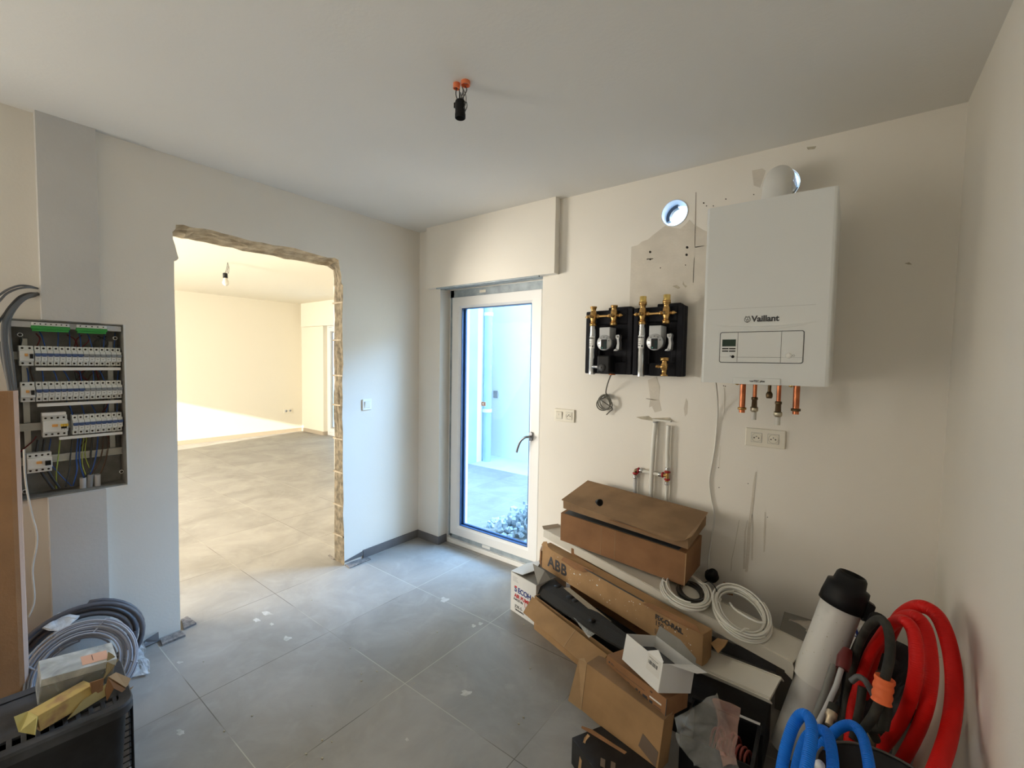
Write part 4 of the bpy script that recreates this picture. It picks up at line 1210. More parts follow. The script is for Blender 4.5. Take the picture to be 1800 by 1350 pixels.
mb.build('wall_clip', M['alupex'], t)

# ------------------------------------------------------------------ lamp holders
t = thing('lamp_holder', 'black lamp holder hanging by its wires from the ceiling of the near room', 'lamp holder', (1.600, -1.215, H))
def lp(u, v, d): return on(u, v, 'y', -1.215 + d) - Vector((1.600, -1.215, H))
tr_ = [lp(829, 146, 0.0), lp(806, 150, -0.01)]
mb = MB(); mb.hollow([(0.043, 0.0, 0.004), (0.043, 0.0, -0.014)], 0.017, 0.003, 20); mb.hollow([(0.008, -0.01, 0.002), (0.006, -0.01, -0.018)], 0.013, 0.003, 20)
mb.build('orange_conduit', M['orange'], t)
bz = lp(809, 190, 0.0)
axl = Vector((0.01, 0, -1)).normalized()
mb = MB(); mb.lathe([(0.0, -0.030), (0.012, -0.030), (0.017, -0.026), (0.0185, -0.022), (0.0185, 0.020), (0.0195, 0.022), (0.0195, 0.036), (0.017, 0.038), (0.016, 0.02), (0.0, 0.02)], bz, axl, 28)
mb.box(bz.x - 0.026, bz.x - 0.014, bz.y - 0.008, bz.y + 0.008, bz.z + 0.006, bz.z + 0.024)
mb.build('socket_body', M['dark'], t)
for k, (a, b, c) in enumerate(((803, 160, 801), (809, 160, 807), (812, 160, 812), (820, 160, 819))):
    top = Vector((0.006 + 0.010 * k, -0.008 + 0.004 * k, -0.012))
    end = bz + Vector((-0.012 + 0.007 * k, 0.0, 0.028))
    mid = (top + end) / 2 + Vector((-0.008 if k == 0 else 0.008 * (k - 1), 0, 0.004))
    mb = MB(); mb.tube(spline([top, mid, end], 8), 0.0018, 6); mb.build('wire', M['cable_dark'] if k % 2 else M['wire_dark'], t)
for off in (0.0, 0.012):
    mb = MB(); mb.tube(spline([(0.03, 0, -0.02), (0.034 + off, 0, -0.055), (0.030 + off, 0, -0.085), (0.018 + off, 0, -0.092), (0.016 + off, 0, -0.06), (0.018, 0, -0.03)], 8), 0.0017, 6); mb.build('wire', M['cable_grey'], t)
mb = MB(); mb.tube(spline([bz + Vector((.012, 0, .01)), bz + Vector((.030, 0, .012)), bz + Vector((.034, 0, -.006)), bz + Vector((.024, 0, -.02))], 8), 0.0016, 6); mb.build('wire', M['cable_dark'], t)

cz = H + 0.035
a = on(400, 461, 'z', cz)
t = thing('lamp_holder', 'bare bulb in a black lamp holder on the ceiling of the next room', 'lamp holder', a)
b_ = on(396, 485, 'y', a.y) - a
mb = MB(); mb.lathe([(0.0, -0.032), (0.022, -0.030), (0.024, -0.024), (0.024, 0.026), (0.0, 0.026)], b_, (0.08, 0, -1), 20); mb.build('socket_body', M['dark'], t)
mb = MB(); mb.lathe([(0.020, 0.024), (0.021, 0.042), (0.030, 0.060), (0.034, 0.080), (0.028, 0.100), (0.012, 0.113), (0.0, 0.115)], b_, (0.08, 0, -1), 24); mb.build('bulb', mat('frosted_bulb_glass', (0.62, 0.60, 0.55), 0.2), t)
for off in (-0.012, 0.012):
    mb = MB(); mb.tube(spline([(0, 0, 0), (off * 2, 0, -0.06), b_ + Vector((off, 0, 0.03))], 6), 0.002, 6); mb.build('wire', M['cable_dark'], t)
mb = MB(); mb.tube(spline([(0, 0, 0), (0.04, 0, -0.07), (0.015, 0, -0.125), (-0.01, 0, -0.08), (0.0, 0, -0.01)], 8), 0.002, 6); mb.build('wire', M['cable_dark'], t)
# ------------------------------------------------------------------ cartons
def cardboard(name, col, var=0.22):
    return mat(name, col, 0.85, var=var, scale=7, bump=0.25, bscale=45, spec=0.25, stretch=(1, 1, 1))
M['card_tan'] = cardboard('tan_cardboard', (0.42, 0.255, 0.125))
M['card_brown'] = cardboard('brown_cardboard', (0.30, 0.155, 0.075))
M['card_lid'] = cardboard('dusty_tan_cardboard', (0.34, 0.215, 0.12), 0.3)
M['card_edge'] = cardboard('pale_cut_cardboard', (0.50, 0.33, 0.18))
M['card_yellow'] = mat('yellow_brown_carton', (0.52, 0.38, 0.13), 0.8, col2=(0.36, 0.21, 0.10), scale=11, bump=0.5, bscale=25, sharp=(0.40, 0.50))
M['card_white'] = mat('white_coated_carton', (0.70, 0.70, 0.69), 0.55, var=0.05)
M['card_grey'] = mat('grey_carton_inside', (0.22, 0.21, 0.19), 0.9, var=0.15)
M['duct'] = mat('cream_white_trunking', (0.62, 0.59, 0.52), 0.5, var=0.08, scale=5)
M['foam_grey'] = mat('charcoal_foam', (0.016, 0.0155, 0.015), 0.9, bump=0.4, bscale=150)
M['red_ink'] = mat('red_print', (0.50, 0.03, 0.03), 0.5)
M['blue_ink'] = mat('blue_print', (0.01, 0.03, 0.20), 0.5)
M['tape'] = mat('grey_brown_label', (0.16, 0.115, 0.085), 0.7)
M['blue_hose'] = mat('blue_corrugated_plastic', (0.002, 0.17, 0.78), 0.45, spec=0.3)
M['red_hose'] = mat('red_corrugated_plastic', (0.60, 0.007, 0.005), 0.5, spec=0.25)
M['rubber'] = mat('black_rubber_hose', (0.045, 0.043, 0.036), 0.7, var=0.6, scale=20, spec=0.25)
M['pvc_grey'] = mat('white_pvc_drain_pipe', (0.58, 0.57, 0.55), 0.42, col2=(0.40, 0.39, 0.37), scale=9, sharp=(0.2, 0.42))
M['dustblack'] = mat('dusty_black_plastic', (0.022, 0.024, 0.028), 0.5, col2=(0.007, 0.007, 0.008), scale=9, bump=0.2, bscale=60, spec=0.4)
M['tile_back'] = mat('ribbed_tile_back', (0.26, 0.24, 0.23), 0.9, col2=(0.13, 0.12, 0.12), scale=60, bump=1.0, bscale=120)
M['mdf'] = mat('brown_board', (0.44, 0.24, 0.115), 0.8, var=0.25, scale=4, bump=0.3, bscale=120)

def ribbed(mt, per_m=260.0, strength=0.6):
    """adds a fine ring pattern along the tube to a hose material (uses the mesh's own length coordinate)"""
    nt = mt.node_tree; N = nt.nodes; L = nt.links
    at_ = N.new('ShaderNodeAttribute'); at_.attribute_name = 'along'
    mu = N.new('ShaderNodeMath'); mu.operation = 'MULTIPLY'; mu.inputs[1].default_value = per_m * 2 * math.pi
    L.new(at_.outputs['Fac'], mu.inputs[0])
    sn = N.new('ShaderNodeMath'); sn.operation = 'SINE'; L.new(mu.outputs[0], sn.inputs[0])
    bp = N.new('ShaderNodeBump'); bp.inputs['Strength'].default_value = strength; bp.inputs['Distance'].default_value = 0.0012
    L.new(sn.outputs[0], bp.inputs['Height']); L.new(bp.outputs['Normal'], N['Principled BSDF'].inputs['Normal'])
ribbed(M['blue_hose'], 210); ribbed(M['red_hose'], 190, 0.3)
def hose(name, path, r, mt, parent=None, n=18):
    mb = MB(); mb.tube(path, r, n)
    o = mb.build(name, mt, parent)
    at_ = o.data.attributes.new('along', 'FLOAT', 'POINT')
    d = 0.0; vals = []
    for i, p in enumerate(path):
        if i: d += (Vector(p) - Vector(path[i - 1])).length
        vals += [d] * n
    vals += [0.0] * n + [d] * n
    at_.data.foreach_set('value', vals[:len(o.data.vertices)])
    return o

def carton(name, label, pos, rot, dims, mt, cat='box', open_top=False, th=0.004, inner=None, group=None, bevel=0.0015):
    t = thing(name, label, cat, pos, tuple(math.radians(a) for a in rot), group)
    a, b, c = dims
    mb = MB()
    if not open_top:
        mb.box(0, a, 0, b, 0, c)
        mb.build('body', mt, t, bevel)
    else:
        mb.box(0, a, 0, b, 0, th); mb.box(0, a, 0, th, th, c); mb.box(0, a, b - th, b, th, c); mb.box(0, th, th, b - th, th, c); mb.box(a - th, a, th, b - th, th, c)
        mb.build('body', mt, t, 0)
    return t
def rb(t, name, mt, x0, x1, y0, y1, z0, z1, bevel=0.0, parent=None):
    mb = MB(); mb.box(x0, x1, y0, y1, z0, z1); return mb.build(name, mt, parent or t, bevel)
def flap(t, name, mt, pts, th=0.004, parent=None):
    """cardboard flap through world points"""
    mb = MB(); mb.slab(pts, th); return mb.build(name, mt, parent or t, 0, root_inv(t))
def speckle(t, mt, spots, y=-0.0008):
    mb = MB()
    for (x, z, r_) in spots:
        n = 6
        mb.add([(x + r_ * (1 + .4 * math.sin(k * 2.3)) * math.cos(k * 1.047), y, z + r_ * .7 * math.sin(k * 1.047)) for k in range(n)], [list(range(n))])
    o = mb.build('plaster_specks', mt, t); o['kind'] = 'stuff'; return o

# white air-pump box on the floor by the door
t = carton('shipping_box', 'white air pump box with red and blue lettering on the floor by the glass door', (1.267, -0.382, 0.0), (0, 0, -12), (0.214, 0.25, 0.232), M['card_white'])
flap(t, 'lid_flap', M['card_white'], [on(898.5, 1003.5, 'z', .236), on(919, 1010.5, 'z', .256), on(940, 1003.5, 'z', .25), on(952, 986, 'z', .238), on(926.7, 990, 'z', .236)], 0.003)
rb(t, 'grey_top', M['card_grey'], 0.004, 0.210, 0.004, 0.246, 0.2325, 0.234)
FM = lambda x, z, y=-0.0008: face_mtx((x, y, z), (1, 0, 0), (0, 0, 1))
text('lettering', 'S', 0.044, FM(0.034, 0.130), M['blue_ink'], t, 0.0014)
text('lettering', 'ECOH', 0.042, FM(0.063, 0.130), M['blue_ink'], t, 0.0012, spacing=0.95)
rb(t, 'red_bar', M['red_ink'], 0.035, 0.0555, -0.0018, -0.0006, 0.1535, 0.1625)
text('lettering', 'AIR PUMP', 0.030, FM(0.034, 0.096), M['red_ink'], t, 0.0010)
text('lettering', 'MADE IN', 0.020, FM(0.028, 0.076), M['ink'], t, 0.0)
text('lettering', 'JDK-S-', 0.024, FM(0.040, 0.036), M['ink'], t, 0.0)
mb = MB()
vs_ = []
for rr in (0.027, 0.0235):
    for j in range(28): vs_.append((0.150 + rr * math.cos(j * math.pi / 14), -0.0012, 0.083 + rr * math.sin(j * math.pi / 14)))
mb.add(vs_, [[j, (j + 1) % 28, 28 + (j + 1) % 28, 28 + j] for j in range(28)]); mb.box(0.158, 0.178, -0.0012, -0.0004, 0.081, 0.086)
mb.build('round_mark', M['red_ink'], t)
mb = MB()
for k in range(14):
    mb.box(0.042 + k * 0.0055, 0.042 + k * 0.0055 + (0.0035 if k % 3 else 0.0015), -0.0010, -0.0004, 0.018, 0.028)
mb.build('barcode', M['ink'], t)
mb = MB()
for k, w in enumerate((0.040, 0.034, 0.044, 0.050)):
    mb.box(0.018, 0.018 + w, -0.0009, -0.0004, 0.212 - k * 0.008, 0.2135 - k * 0.008)
mb.build('small_print', M['grey_mid'], t)

# open carton with foam shells, lying under the long box
t = carton('open_carton', 'open tan carton holding charcoal foam shells, its front flap folded out over the floor', (1.484, -0.452, 0.0), (0, 0, -18.5), (0.62, 0.185, 0.188), M['card_tan'], open_top=True)
O = [on(936, 1049, 'z', .19), on(1068, 1152, 'z', .19), on(1043, 1184, 'z', .145), on(920, 1077, 'z', .145)]
fl_ = flap(t, 'front_flap', M['card_tan'], O, 0.005)
e0, e1 = O[0].lerp(O[1], 0.62), O[3].lerp(O[2], 0.62)
flap(t, 'flap_crease', M['card_edge'], [e0 + Vector((0, -.001, .003)), e0 + Vector((.004, -.002, .003)), e1 + Vector((.004, -.002, .003)), e1 + Vector((0, -.001, .003))], 0.001, fl_)
flap(t, 'side_flap', M['card_grey'], [on(937, 991, 'z', .30), on(958, 1003, 'z', .31), on(969, 1019, 'z', .27), on(946, 1028, 'z', .235), on(941, 1010, 'z', .26)], 0.004)
flap(t, 'inner_flap', mat('pale_grey_brown_carton', (0.24, 0.20, 0.15), 0.9), [on(990, 1033, 'y', -.44), on(1001, 1033, 'y', -.44), on(1075, 1092, 'y', -.56), on(1066, 1096, 'y', -.56)], 0.004)
rb(t, 'lining', M['card_grey'], 0.0045, 0.0065, 0.01, 0.175, 0.01, 0.186)
shl = thing('foam_shell', 'charcoal moulded foam shell with round cut-outs lying in the open tan carton', 'foam packing', tuple(on(943, 1045, 'z', .16)))
SI = root_inv(shl)
P4 = [on(946, 1030, 'z', .205), on(975, 1020, 'z', .225), on(1148, 1150, 'y', -.72), on(1128, 1160, 'y', -.74), on(1066, 1126, 'y', -.66), on(944, 1047, 'z', .165)]
mb = MB(); mb.slab(P4, 0.02); mb.build('shell', M['foam_grey'], shl, 0.003, SI)
nrm = (P4[1] - P4[0]).cross(P4[2] - P4[0]).normalized()
if nrm.z < 0: nrm = -nrm
for (u_, v_, r_) in ((981, 1033, .022), (1003, 1052, .024), (1041, 1094, .016), (1012, 1058, .018)):
    d_ = ray(u_, v_); tt = (P4[0] - CAM_LOC).dot(nrm) / d_.dot(nrm); c_ = CAM_LOC + d_ * tt
    mb = MB(); mb.lathe([(0.0, 0.0115), (r_, 0.0115), (r_, 0.005)], c_, nrm, 24); mb.build('cut_out', M['dark'], shl, 0, SI)
t2_ = thing('foam_shell', 'black foam block at the right end of the open tan carton', 'foam packing', (1.484, -0.452, 0.0), (0, 0, math.radians(-18.5)))
rb(t2_, 'block', M['dark'], 0.30, 0.60, 0.055, 0.172, 0.02, 0.215, 0.006)
rb(t2_, 'ridge', M['foam_grey'], 0.32, 0.58, 0.03, 0.055, 0.02, 0.13, 0.006)
# clear plastic bag with parts inside the open carton
cb_ = mat('clear_plastic_film', (0.75, 0.78, 0.78), 0.18, alpha=0.30, bump=1.0, bscale=28)
def crumple(name, label, cat, quad, n, amp, mt, seed, thick=0.0008, k2=2.0):
    """crumpled film over a bent quad of world points"""
    rr = random.Random(seed)
    from mathutils import noise
    t_ = None
    A, B, C_, D = [Vector(p) for p in quad]
    nn = (B - A).cross(D - A).normalized()
    if nn.z < 0: nn = -nn
    vs_ = []
    for j in range(n + 1):
        for i in range(n + 1):
            u_, v_ = i / n, j / n
            p = A.lerp(B, u_).lerp(D.lerp(C_, u_), v_)
            q = noise.noise_vector(p * 14 + Vector((seed, 0, 0))) * amp + noise.noise_vector(p * 40 + Vector((seed, 5, 0))) * amp * 0.4
            edge = min(u_, 1 - u_, v_, 1 - v_)
            q2 = noise.noise_vector(p * 9 + Vector((0, seed, 3))) * amp * k2 * (1 if edge < 0.06 else 0.3)
            p = p + nn * abs(q.z) * 1.5 + q * 0.6 + Vector((q2.x, q2.y, abs(q2.z) * 0.3))
            vs_.append(p)
    w = n + 1
    fs = [[j * w + i, j * w + i + 1, (j + 1) * w + i + 1, (j + 1) * w + i] for j in range(n) for i in range(n)]
    mb = MB(); mb.add(vs_, fs)
    o = mb.build(name, mt, None, 0, None, 2, thick)
    return tag(o, label, cat)
crumple('plastic_bag', 'clear plastic bag poking out of the open tan carton', 'plastic bag',
        [on(1003, 1080, 'z', .225), on(1014, 1078, 'z', .235), on(1050, 1112, 'z', .225), on(1034, 1124, 'z', .20)], 10, 0.006, cb_, 3)
bk = thing('fitting', 'black plastic fitting in a bag inside the open tan carton', 'fitting', tuple(on(985, 1072, 'z', .17)))
mb = MB(); mb.lathe([(0.0, 0), (0.028, 0.0), (0.03, 0.02), (0.022, 0.025), (0.022, 0.06), (0.026, 0.07), (0, 0.07)], (0, 0, -0.03), (0.6, -0.2, 0.35), 18); mb.build('body', M['dark'], bk)

# plain carton that carries the middle of the stack against the wall
carton('carton', 'plain brown carton against the wall under the stack, almost hidden', (1.60, -0.262, 0.0), (0, 0, 0), (0.60, 0.205, 0.425), M['card_brown'])

# long rail box
AB = (1.399, -0.256, 0.252)
t = carton('rail_box', 'long worn tan rail carton with black ABB print and white plaster specks', AB, (0, 0.3, -17.5), (1.036, 0.066, 0.136), M['card_tan'])
text('lettering', 'ABB', 0.086, FM(0.058, 0.034), M['ink'], t, 0.0026, spacing=1.08)
text('lettering', 'FIX-O-RAIL', 0.030, FM(0.805, 0.088), M['ink'], t, 0.0012, spacing=0.95)
text('lettering', '150', 0.030, FM(0.805, 0.060), M['ink'], t, 0.0006)
for k in range(4):
    mb = MB(); x_ = 0.807 + k * 0.027
    if k < 3:
        for (q0, q1, q2, q3) in ((0, .022, .040, .0415), (0, .022, .020, .0215), (0, .0015, .020, .0415), (.0205, .022, .020, .0415), (.005, .017, .033, .0345), (.005, .017, .027, .0285)):
            mb.box(x_ + q0, x_ + q1, -0.0010, -0.0003, q2, q3)
    else:
        mb.box(x_, x_ + .021, -0.0012, -0.0003, .012, .046)
    mb.build('printed_icon', M['ink'], t)
rr_ = random.Random(4)
speckle(t, M['white'], [(rr_.uniform(0.10, 0.99), rr_.uniform(0.02, 0.125), rr_.uniform(0.0012, 0.0035)) for _ in range(60)] + [(0.28, .075, .006), (0.325, .09, .006), (.45, .085, .006), (.83, .105, .005)])
# torn top strip and folded-up left end
mb = MB(); mb.slab([(0.0, -0.004, 0.136), (0.0, 0.012, 0.152), (0.02, 0.02, 0.158), (0.055, 0.0, 0.146), (0.09, -0.004, 0.138)], 0.004); mb.build('torn_flap', M['card_tan'], t)
mb = MB(); mb.slab([(0.185, -0.012, 0.118), (0.20, -0.006, 0.142), (0.42, 0.01, 0.143), (0.35, -0.010, 0.118), (0.30, -0.013, 0.110)], 0.003); mb.build('torn_flap', M['card_brown'], t)
mb = MB(); mb.slab([(0.74, -0.010, 0.128), (0.78, -0.004, 0.150), (1.00, 0.01, 0.150), (1.03, -0.006, 0.138), (0.9, -0.008, 0.128)], 0.003); mb.build('torn_flap', M['card_brown'], t)
rb(t, 'dark_seam', M['line'], 0.34, 0.74, -0.001, 0.004, 0.1325, 0.1368)
mb = MB(); mb.slab([(-0.006, -0.002, 0.10), (-0.016, 0.01, 0.09), (-0.022, 0.02, 0.06), (-0.008, 0.03, 0.045), (-0.004, 0.0, 0.04)], 0.006); mb.build('black_end_flap', M['dark'], t)
mb = MB(); mb.slab([(0.0, -0.003, 0.0), (-0.012, -0.006, 0.03), (-0.010, -0.004, 0.10), (0.0, -0.003, 0.13)], 0.004); mb.build('torn_flap', M['card_brown'], t)

# cable trunking lying on top
def trunk(name, label, pos, rot, L_, W_, H_):
    t = thing(name, label, 'trunking', pos, tuple(math.radians(a) for a in rot))
    mb = MB(); mb.box(0, L_, 0, 0.004, 0, H_); mb.box(0, L_, W_ - 0.004, W_, 0, H_); mb.box(0, L_, 0.004, W_ - 0.004, H_ - 0.006, H_ - 0.003)
    mb.build('base', M['duct'], t, 0.0008)
    mb = MB(); mb.box(0.0, L_, 0.010, W_ - 0.010, H_ - 0.003, H_); mb.box(0, L_, 0.0045, 0.0075, H_ - 0.002, H_ + 0.002); mb.build('cover', M['duct'], t, 0.0008)
    return t
t = trunk('cable_trunking', 'long cream white cable trunking laid across the stack under the white cable coils', (1.370, -0.198, 0.412), (1.1, 3.2, -14.4), 1.366, 0.169, 0.046)
mb = MB(); mb.slab([(0.0, 0.0, 0.046), (-0.01, -0.006, 0.066), (0.02, 0.10, 0.066), (0.03, 0.12, 0.046)], 0.003)
mb.build('bent_end', M['duct'], t)
mb = MB(); mb.slab([(1.366, -0.002, 0.046), (1.372, -0.002, 0.03), (1.372, -0.002, -0.018), (1.345, -0.002, -0.004), (1.345, -0.002, 0.046)], 0.003)
mb.build('end_lip', M['duct'], t)
t = trunk('cable_trunking', 'short grey white trunking sloping out beside the white paper carton', (2.289, -0.503, 0.180), (30.6, -15.0, -26.4), 0.415, 0.100, 0.020)
# red and white label under the brown carton
t = thing('label_roll', 'small red and white packet wedged under the lower brown carton', 'packet', tuple(on(1130, 1016, 'y', -0.30)))
mb = MB(); mb.slab([on(1128, 1014, 'y', -.31), on(1158, 1026, 'y', -.33), on(1158, 1034, 'y', -.33), on(1126, 1021, 'y', -.31)], 0.02); mb.build('wrapper', M['red_ink'], t, 0.001, root_inv(t))
mb = MB(); mb.slab([on(1126, 1021, 'y', -.325), on(1156, 1034, 'y', -.345), on(1154, 1040, 'y', -.345), on(1126, 1028, 'y', -.325)], 0.006); mb.build('label', M['white'], t, 0.0005, root_inv(t))

# two stacked long cartons
t = carton('carton', 'closed reddish brown carton below the tan lidded carton on the stack', (1.540, -0.283, 0.462), (4.5, 2.6, -2.3), (0.698, 0.236, 0.165), M['card_brown'])
rb(t, 'corner_crease', M['card_edge'], 0.6955, 0.699, -0.0008, 0.002, 0.0, 0.165)
for x_ in (0.255, 0.335):
    rb(t, 'pressed_crease', M['card_lid'], x_, x_ + 0.003, -0.0007, 0.001, 0.004, 0.160)
rb(t, 'dark_gap', M['line'], 0.02, 0.66, 0.008, 0.20, 0.1652, 0.1668)
t = carton('carton', 'tan lidded carton on top of the stack with a black cap on it', (1.576, -0.320, 0.664), (9.5, 3.2, -2.4), (0.683, 0.262, 0.050), M['card_lid'])
mb = MB()
mb.slab([(-0.006, -0.006, 0.052), (0.33, -0.030, 0.050), (0.63, -0.030, 0.038), (0.668, -0.012, 0.046), (0.695, 0.020, 0.060), (0.688, 0.268, 0.068), (0.0, 0.268, 0.064)], 0.004)
mb.build('lid', M['card_lid'], t)
mb = MB(); mb.slab([(0.30, -0.031, 0.040), (0.36, -0.035, 0.048), (0.47, -0.035, 0.046), (0.55, -0.034, 0.038), (0.42, -0.034, 0.041)], 0.003); mb.build('torn_strip', M['card_brown'], t)
mb = MB(); mb.slab([(0.31, -0.0345, 0.0505), (0.36, -0.036, 0.0520), (0.53, -0.036, 0.0475), (0.42, -0.036, 0.0490)], 0.001); mb.build('dark_slit', M['line'], t)
mb = MB(); mb.slab([(0.665, -0.010, 0.046), (0.690, 0.022, 0.062), (0.689, 0.20, 0.066), (0.689, 0.20, 0.0655), (0.688, 0.022, 0.054)], 0.0015); mb.build('lid_edge', M['card_edge'], t)
# black cap
cpos = on(1052, 884, 'z', 0.742)
t = thing('cap', 'small black plastic cap lying on the top carton', 'cap', tuple(cpos))
mb = MB(); mb.lathe([(0.0, -0.018), (0.009, -0.018), (0.010, -0.004), (0.016, 0.0), (0.018, 0.012), (0.0185, 0.016), (0.014, 0.018), (0.012, 0.008), (0.0, 0.006)], (0, 0, 0.004), (0.85, -0.55, 0.15), 22); mb.build('body', M['dark'], t)

# printed carton with white box on it
t = carton('carton', 'flat reddish brown printed carton under the white paper box', (2.099, -0.861, 0.262), (-5.7, -1.0, -19.4), (0.282, 0.122, 0.066), M['card_brown'])
text('lettering', 'CE', 0.0085, FM(0.212, 0.050), M['ink'], t, 0)
mb = MB()
for (x0, x1, z0, z1) in ((0.050, 0.190, 0.0395, 0.0403), (0.024, 0.060, 0.018, 0.0188), (0.070, 0.100, 0.020, 0.0208), (0.110, 0.121, 0.018, 0.026), (0.150, 0.160, 0.016, 0.027), (0.166, 0.171, 0.016, 0.026),
                         (0.2, 0.206, 0.012, 0.020), (0.212, 0.226, 0.010, 0.024), (0.232, 0.262, 0.010, 0.012), (0.232, 0.262, 0.016, 0.018)):
    mb.box(x0, x1, -0.0008, -0.0002, z0, z1)
mb.build('small_print', M['ink'], t)
rb(t, 'black_mark', M['ink'], 0.182, 0.202, -0.0009, -0.0002, 0.014, 0.026)
rb(t, 'white_label', M['white'], 0.212, 0.262, -0.0010, -0.0002, 0.032, 0.037)
mb = MB(); mb.lathe([(0.0, 0.0006), (0.0035, 0.0006), (0.0035, 0)], (0.016, 0, 0.046), (0, -1, 0), 14); mb.box(0.024, 0.042, -0.0007, -0.0002, 0.043, 0.0445); mb.box(0.024, 0.036, -0.0007, -0.0002, 0.047, 0.0485); mb.build('logo_mark', M['ink'], t)
rb(t, 'dark_edge', M['line'], 0.2805, 0.2825, -0.001, 0.001, 0.0, 0.066)

t = carton('carton', 'small open white paper carton with a barcode on the printed carton', (2.172, -0.876, 0.352), (-14, -5.0, -32.3), (0.208, 0.141, 0.094), M['card_white'], open_top=True, th=0.002)
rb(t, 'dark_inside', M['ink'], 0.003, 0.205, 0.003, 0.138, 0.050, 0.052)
mb = MB(); mb.slab([(0.125, -0.001, 0.094), (0.165, 0.012, 0.118), (0.205, 0.004, 0.100), (0.207, 0.0, 0.094)], 0.0016); mb.build('torn_flap', M['card_white'], t)
mb = MB(); mb.slab([(0.208, 0.02, 0.094), (0.208, 0.141, 0.094), (0.255, 0.150, 0.094), (0.25, 0.11, 0.088)], 0.0016); mb.build('side_flap', M['card_white'], t)
mb = MB(); mb.slab([(0.06, 0.141, 0.094), (0.0, 0.141, 0.094), (-0.01, 0.16, 0.128), (0.10, 0.165, 0.128), (0.2, 0.15, 0.112), (0.208, 0.141, 0.094)], 0.0016); mb.build('back_flap', M['card_grey'], t)
rb(t, 'grey_end', M['card_white'], 0.2082, 0.2088, 0.0, 0.141, 0.0, 0.094)
mb = MB()
for k in range(11): mb.box(0.140 + k * 0.0044, 0.140 + k * 0.0044 + (0.003 if k % 4 else 0.0016), -0.0008, -0.0002, 0.062, 0.074)
mb.build('barcode', M['ink'], t)
rb(t, 'printed_line', M['ink'], 0.140, 0.188, -0.0007, -0.0002, 0.0825, 0.0838); rb(t, 'printed_line', M['ink'], 0.150, 0.180, -0.0007, -0.0002, 0.078, 0.0788)
rb(t, 'sticker', mat('pale_sticker', (0.64, 0.63, 0.60), 0.4), 0.132, 0.2, -0.0004, -0.0001, 0.040, 0.092)

# tan carton with the broad flap
t = carton('carton', 'tan carton with a broad front and a grey label, end flap open', (2.028, -0.918, 0.104), (-2.3, 4.3, -10.8), (0.33, 0.075, 0.196), M['card_tan'])
mb = MB(); mb.slab([(0.0, 0.0, 0.196), (0.0, 0.0, 0.0), (-0.048, -0.028, 0.022), (-0.040, 0.0, 0.19), (-0.022, 0.012, 0.2)], 0.003); mb.build('end_flap', M['card_edge'], t)
mb = MB(); mb.slab([(0.262, -0.001, 0.100), (0.325, -0.001, 0.078), (0.322, -0.001, 0.020), (0.252, -0.001, 0.046)], 0.0008); mb.build('grey_label', M['tape'], t)
mb = MB(); mb.slab([(0.0, 0.0, 0.197), (0.0, 0.075, 0.197), (0.10, 0.115, 0.200), (0.33, 0.085, 0.197), (0.33, 0.0, 0.197)], 0.003); mb.build('top_flap', M['card_lid'], t)

# dark carton underneath, filled with a black bag
t = carton('open_carton', 'dark carton with torn tan edges under the tan carton at the bottom of the photo', (2.060, -1.05, 0.0), (0, 0, -28), (0.36, 0.20, 0.10), M['dustblack'], open_top=False)
mb = MB(); mb.slab([on(1023, 1276, 'z', .122), on(1040, 1282, 'z', .122), on(1102, 1322, 'z', .118), on(1098, 1326, 'z', .112), on(1036, 1288, 'z', .114), on(1022, 1280, 'z', .114)], 0.004)
mb.build('torn_edge', M['card_brown'], t, 0, root_inv(t))
mb = MB(); mb.slab([on(1033, 1290, 'z', .115), on(1037, 1294, 'z', .115), on(1030, 1302, 'z', .105), on(1024, 1325, 'z', .08), on(1021, 1352, 'z', .05), on(1016, 1352, 'z', .05), on(1020, 1322, 'z', .08), on(1027, 1297, 'z', .11)], 0.003)
mb.build('tan_edge_strip', M['card_edge'], t, 0, root_inv(t))
for (a_, b_) in ((1056, 1340), (1074, 1346)):
    mb = MB(); mb.slab([on(a_, b_ - 8, 'z', .107), on(a_ + 8, b_ - 4, 'z', .107), on(a_ + 7, b_ + 10, 'z', .107), on(a_ - 1, b_ + 6, 'z', .107)], 0.002); mb.build('tan_patch', M['tape'], t, 0, root_inv(t))

# black box added to fill the dark void behind the bag
carton('dark_filler_box', 'black filler box standing in for the dark void under the short trunking', (2.30, -0.668, 0.0), (0, 0, 0), (0.325, 0.20, 0.150), M['dustblack'])
# black bin with red wires
t = carton('storage_bin', 'open black plastic bin holding dark red wires, white scuffed rim', (2.395, -0.885, 0.0), (0, 0, 2), (0.225, 0.200, 0.185), M['dark'], cat='bin', open_top=True, th=0.006)
mb = MB(); mb.box(-0.006, 0.231, 0.199, 0.211, 0.178, 0.190); mb.box(0.219, 0.231, -0.006, 0.211, 0.178, 0.190); mb.build('rim', M['dustblack'], t, 0.002)
mb = MB(); mb.box(0.16, 0.226, 0.2, 0.2115, 0.1895, 0.1915); mb.build('scuffed_edge', M['white'], t, 0.0005)
rw = random.Random(12)
M['wire_maroon'] = mat('maroon_wire', (0.20, 0.035, 0.025), 0.5)
for k in range(9):
    x0 = 2.478 + k * 0.0138; y0 = -0.80 + rw.uniform(-0.04, 0.04)
    pts = [Vector((x0, y0 - 0.02, 0.01)), Vector((x0 + rw.uniform(-.01, .01), y0 - 0.03, 0.09)), Vector((x0 + 0.004, y0, 0.172)), Vector((x0 + 0.014, y0 + 0.03, 0.178)), Vector((x0 + 0.022, y0 + 0.05, 0.12)), Vector((x0 + 0.02, y0 + 0.05, 0.01))]
    mb = MB(); mb.tube(spline(pts, 8), 0.0042, 8)
    tag(mb.build('wire', M['wire_maroon']), 'dark red wire loop standing in the black bin', 'wire', 'dark red wire loops in the black bin')
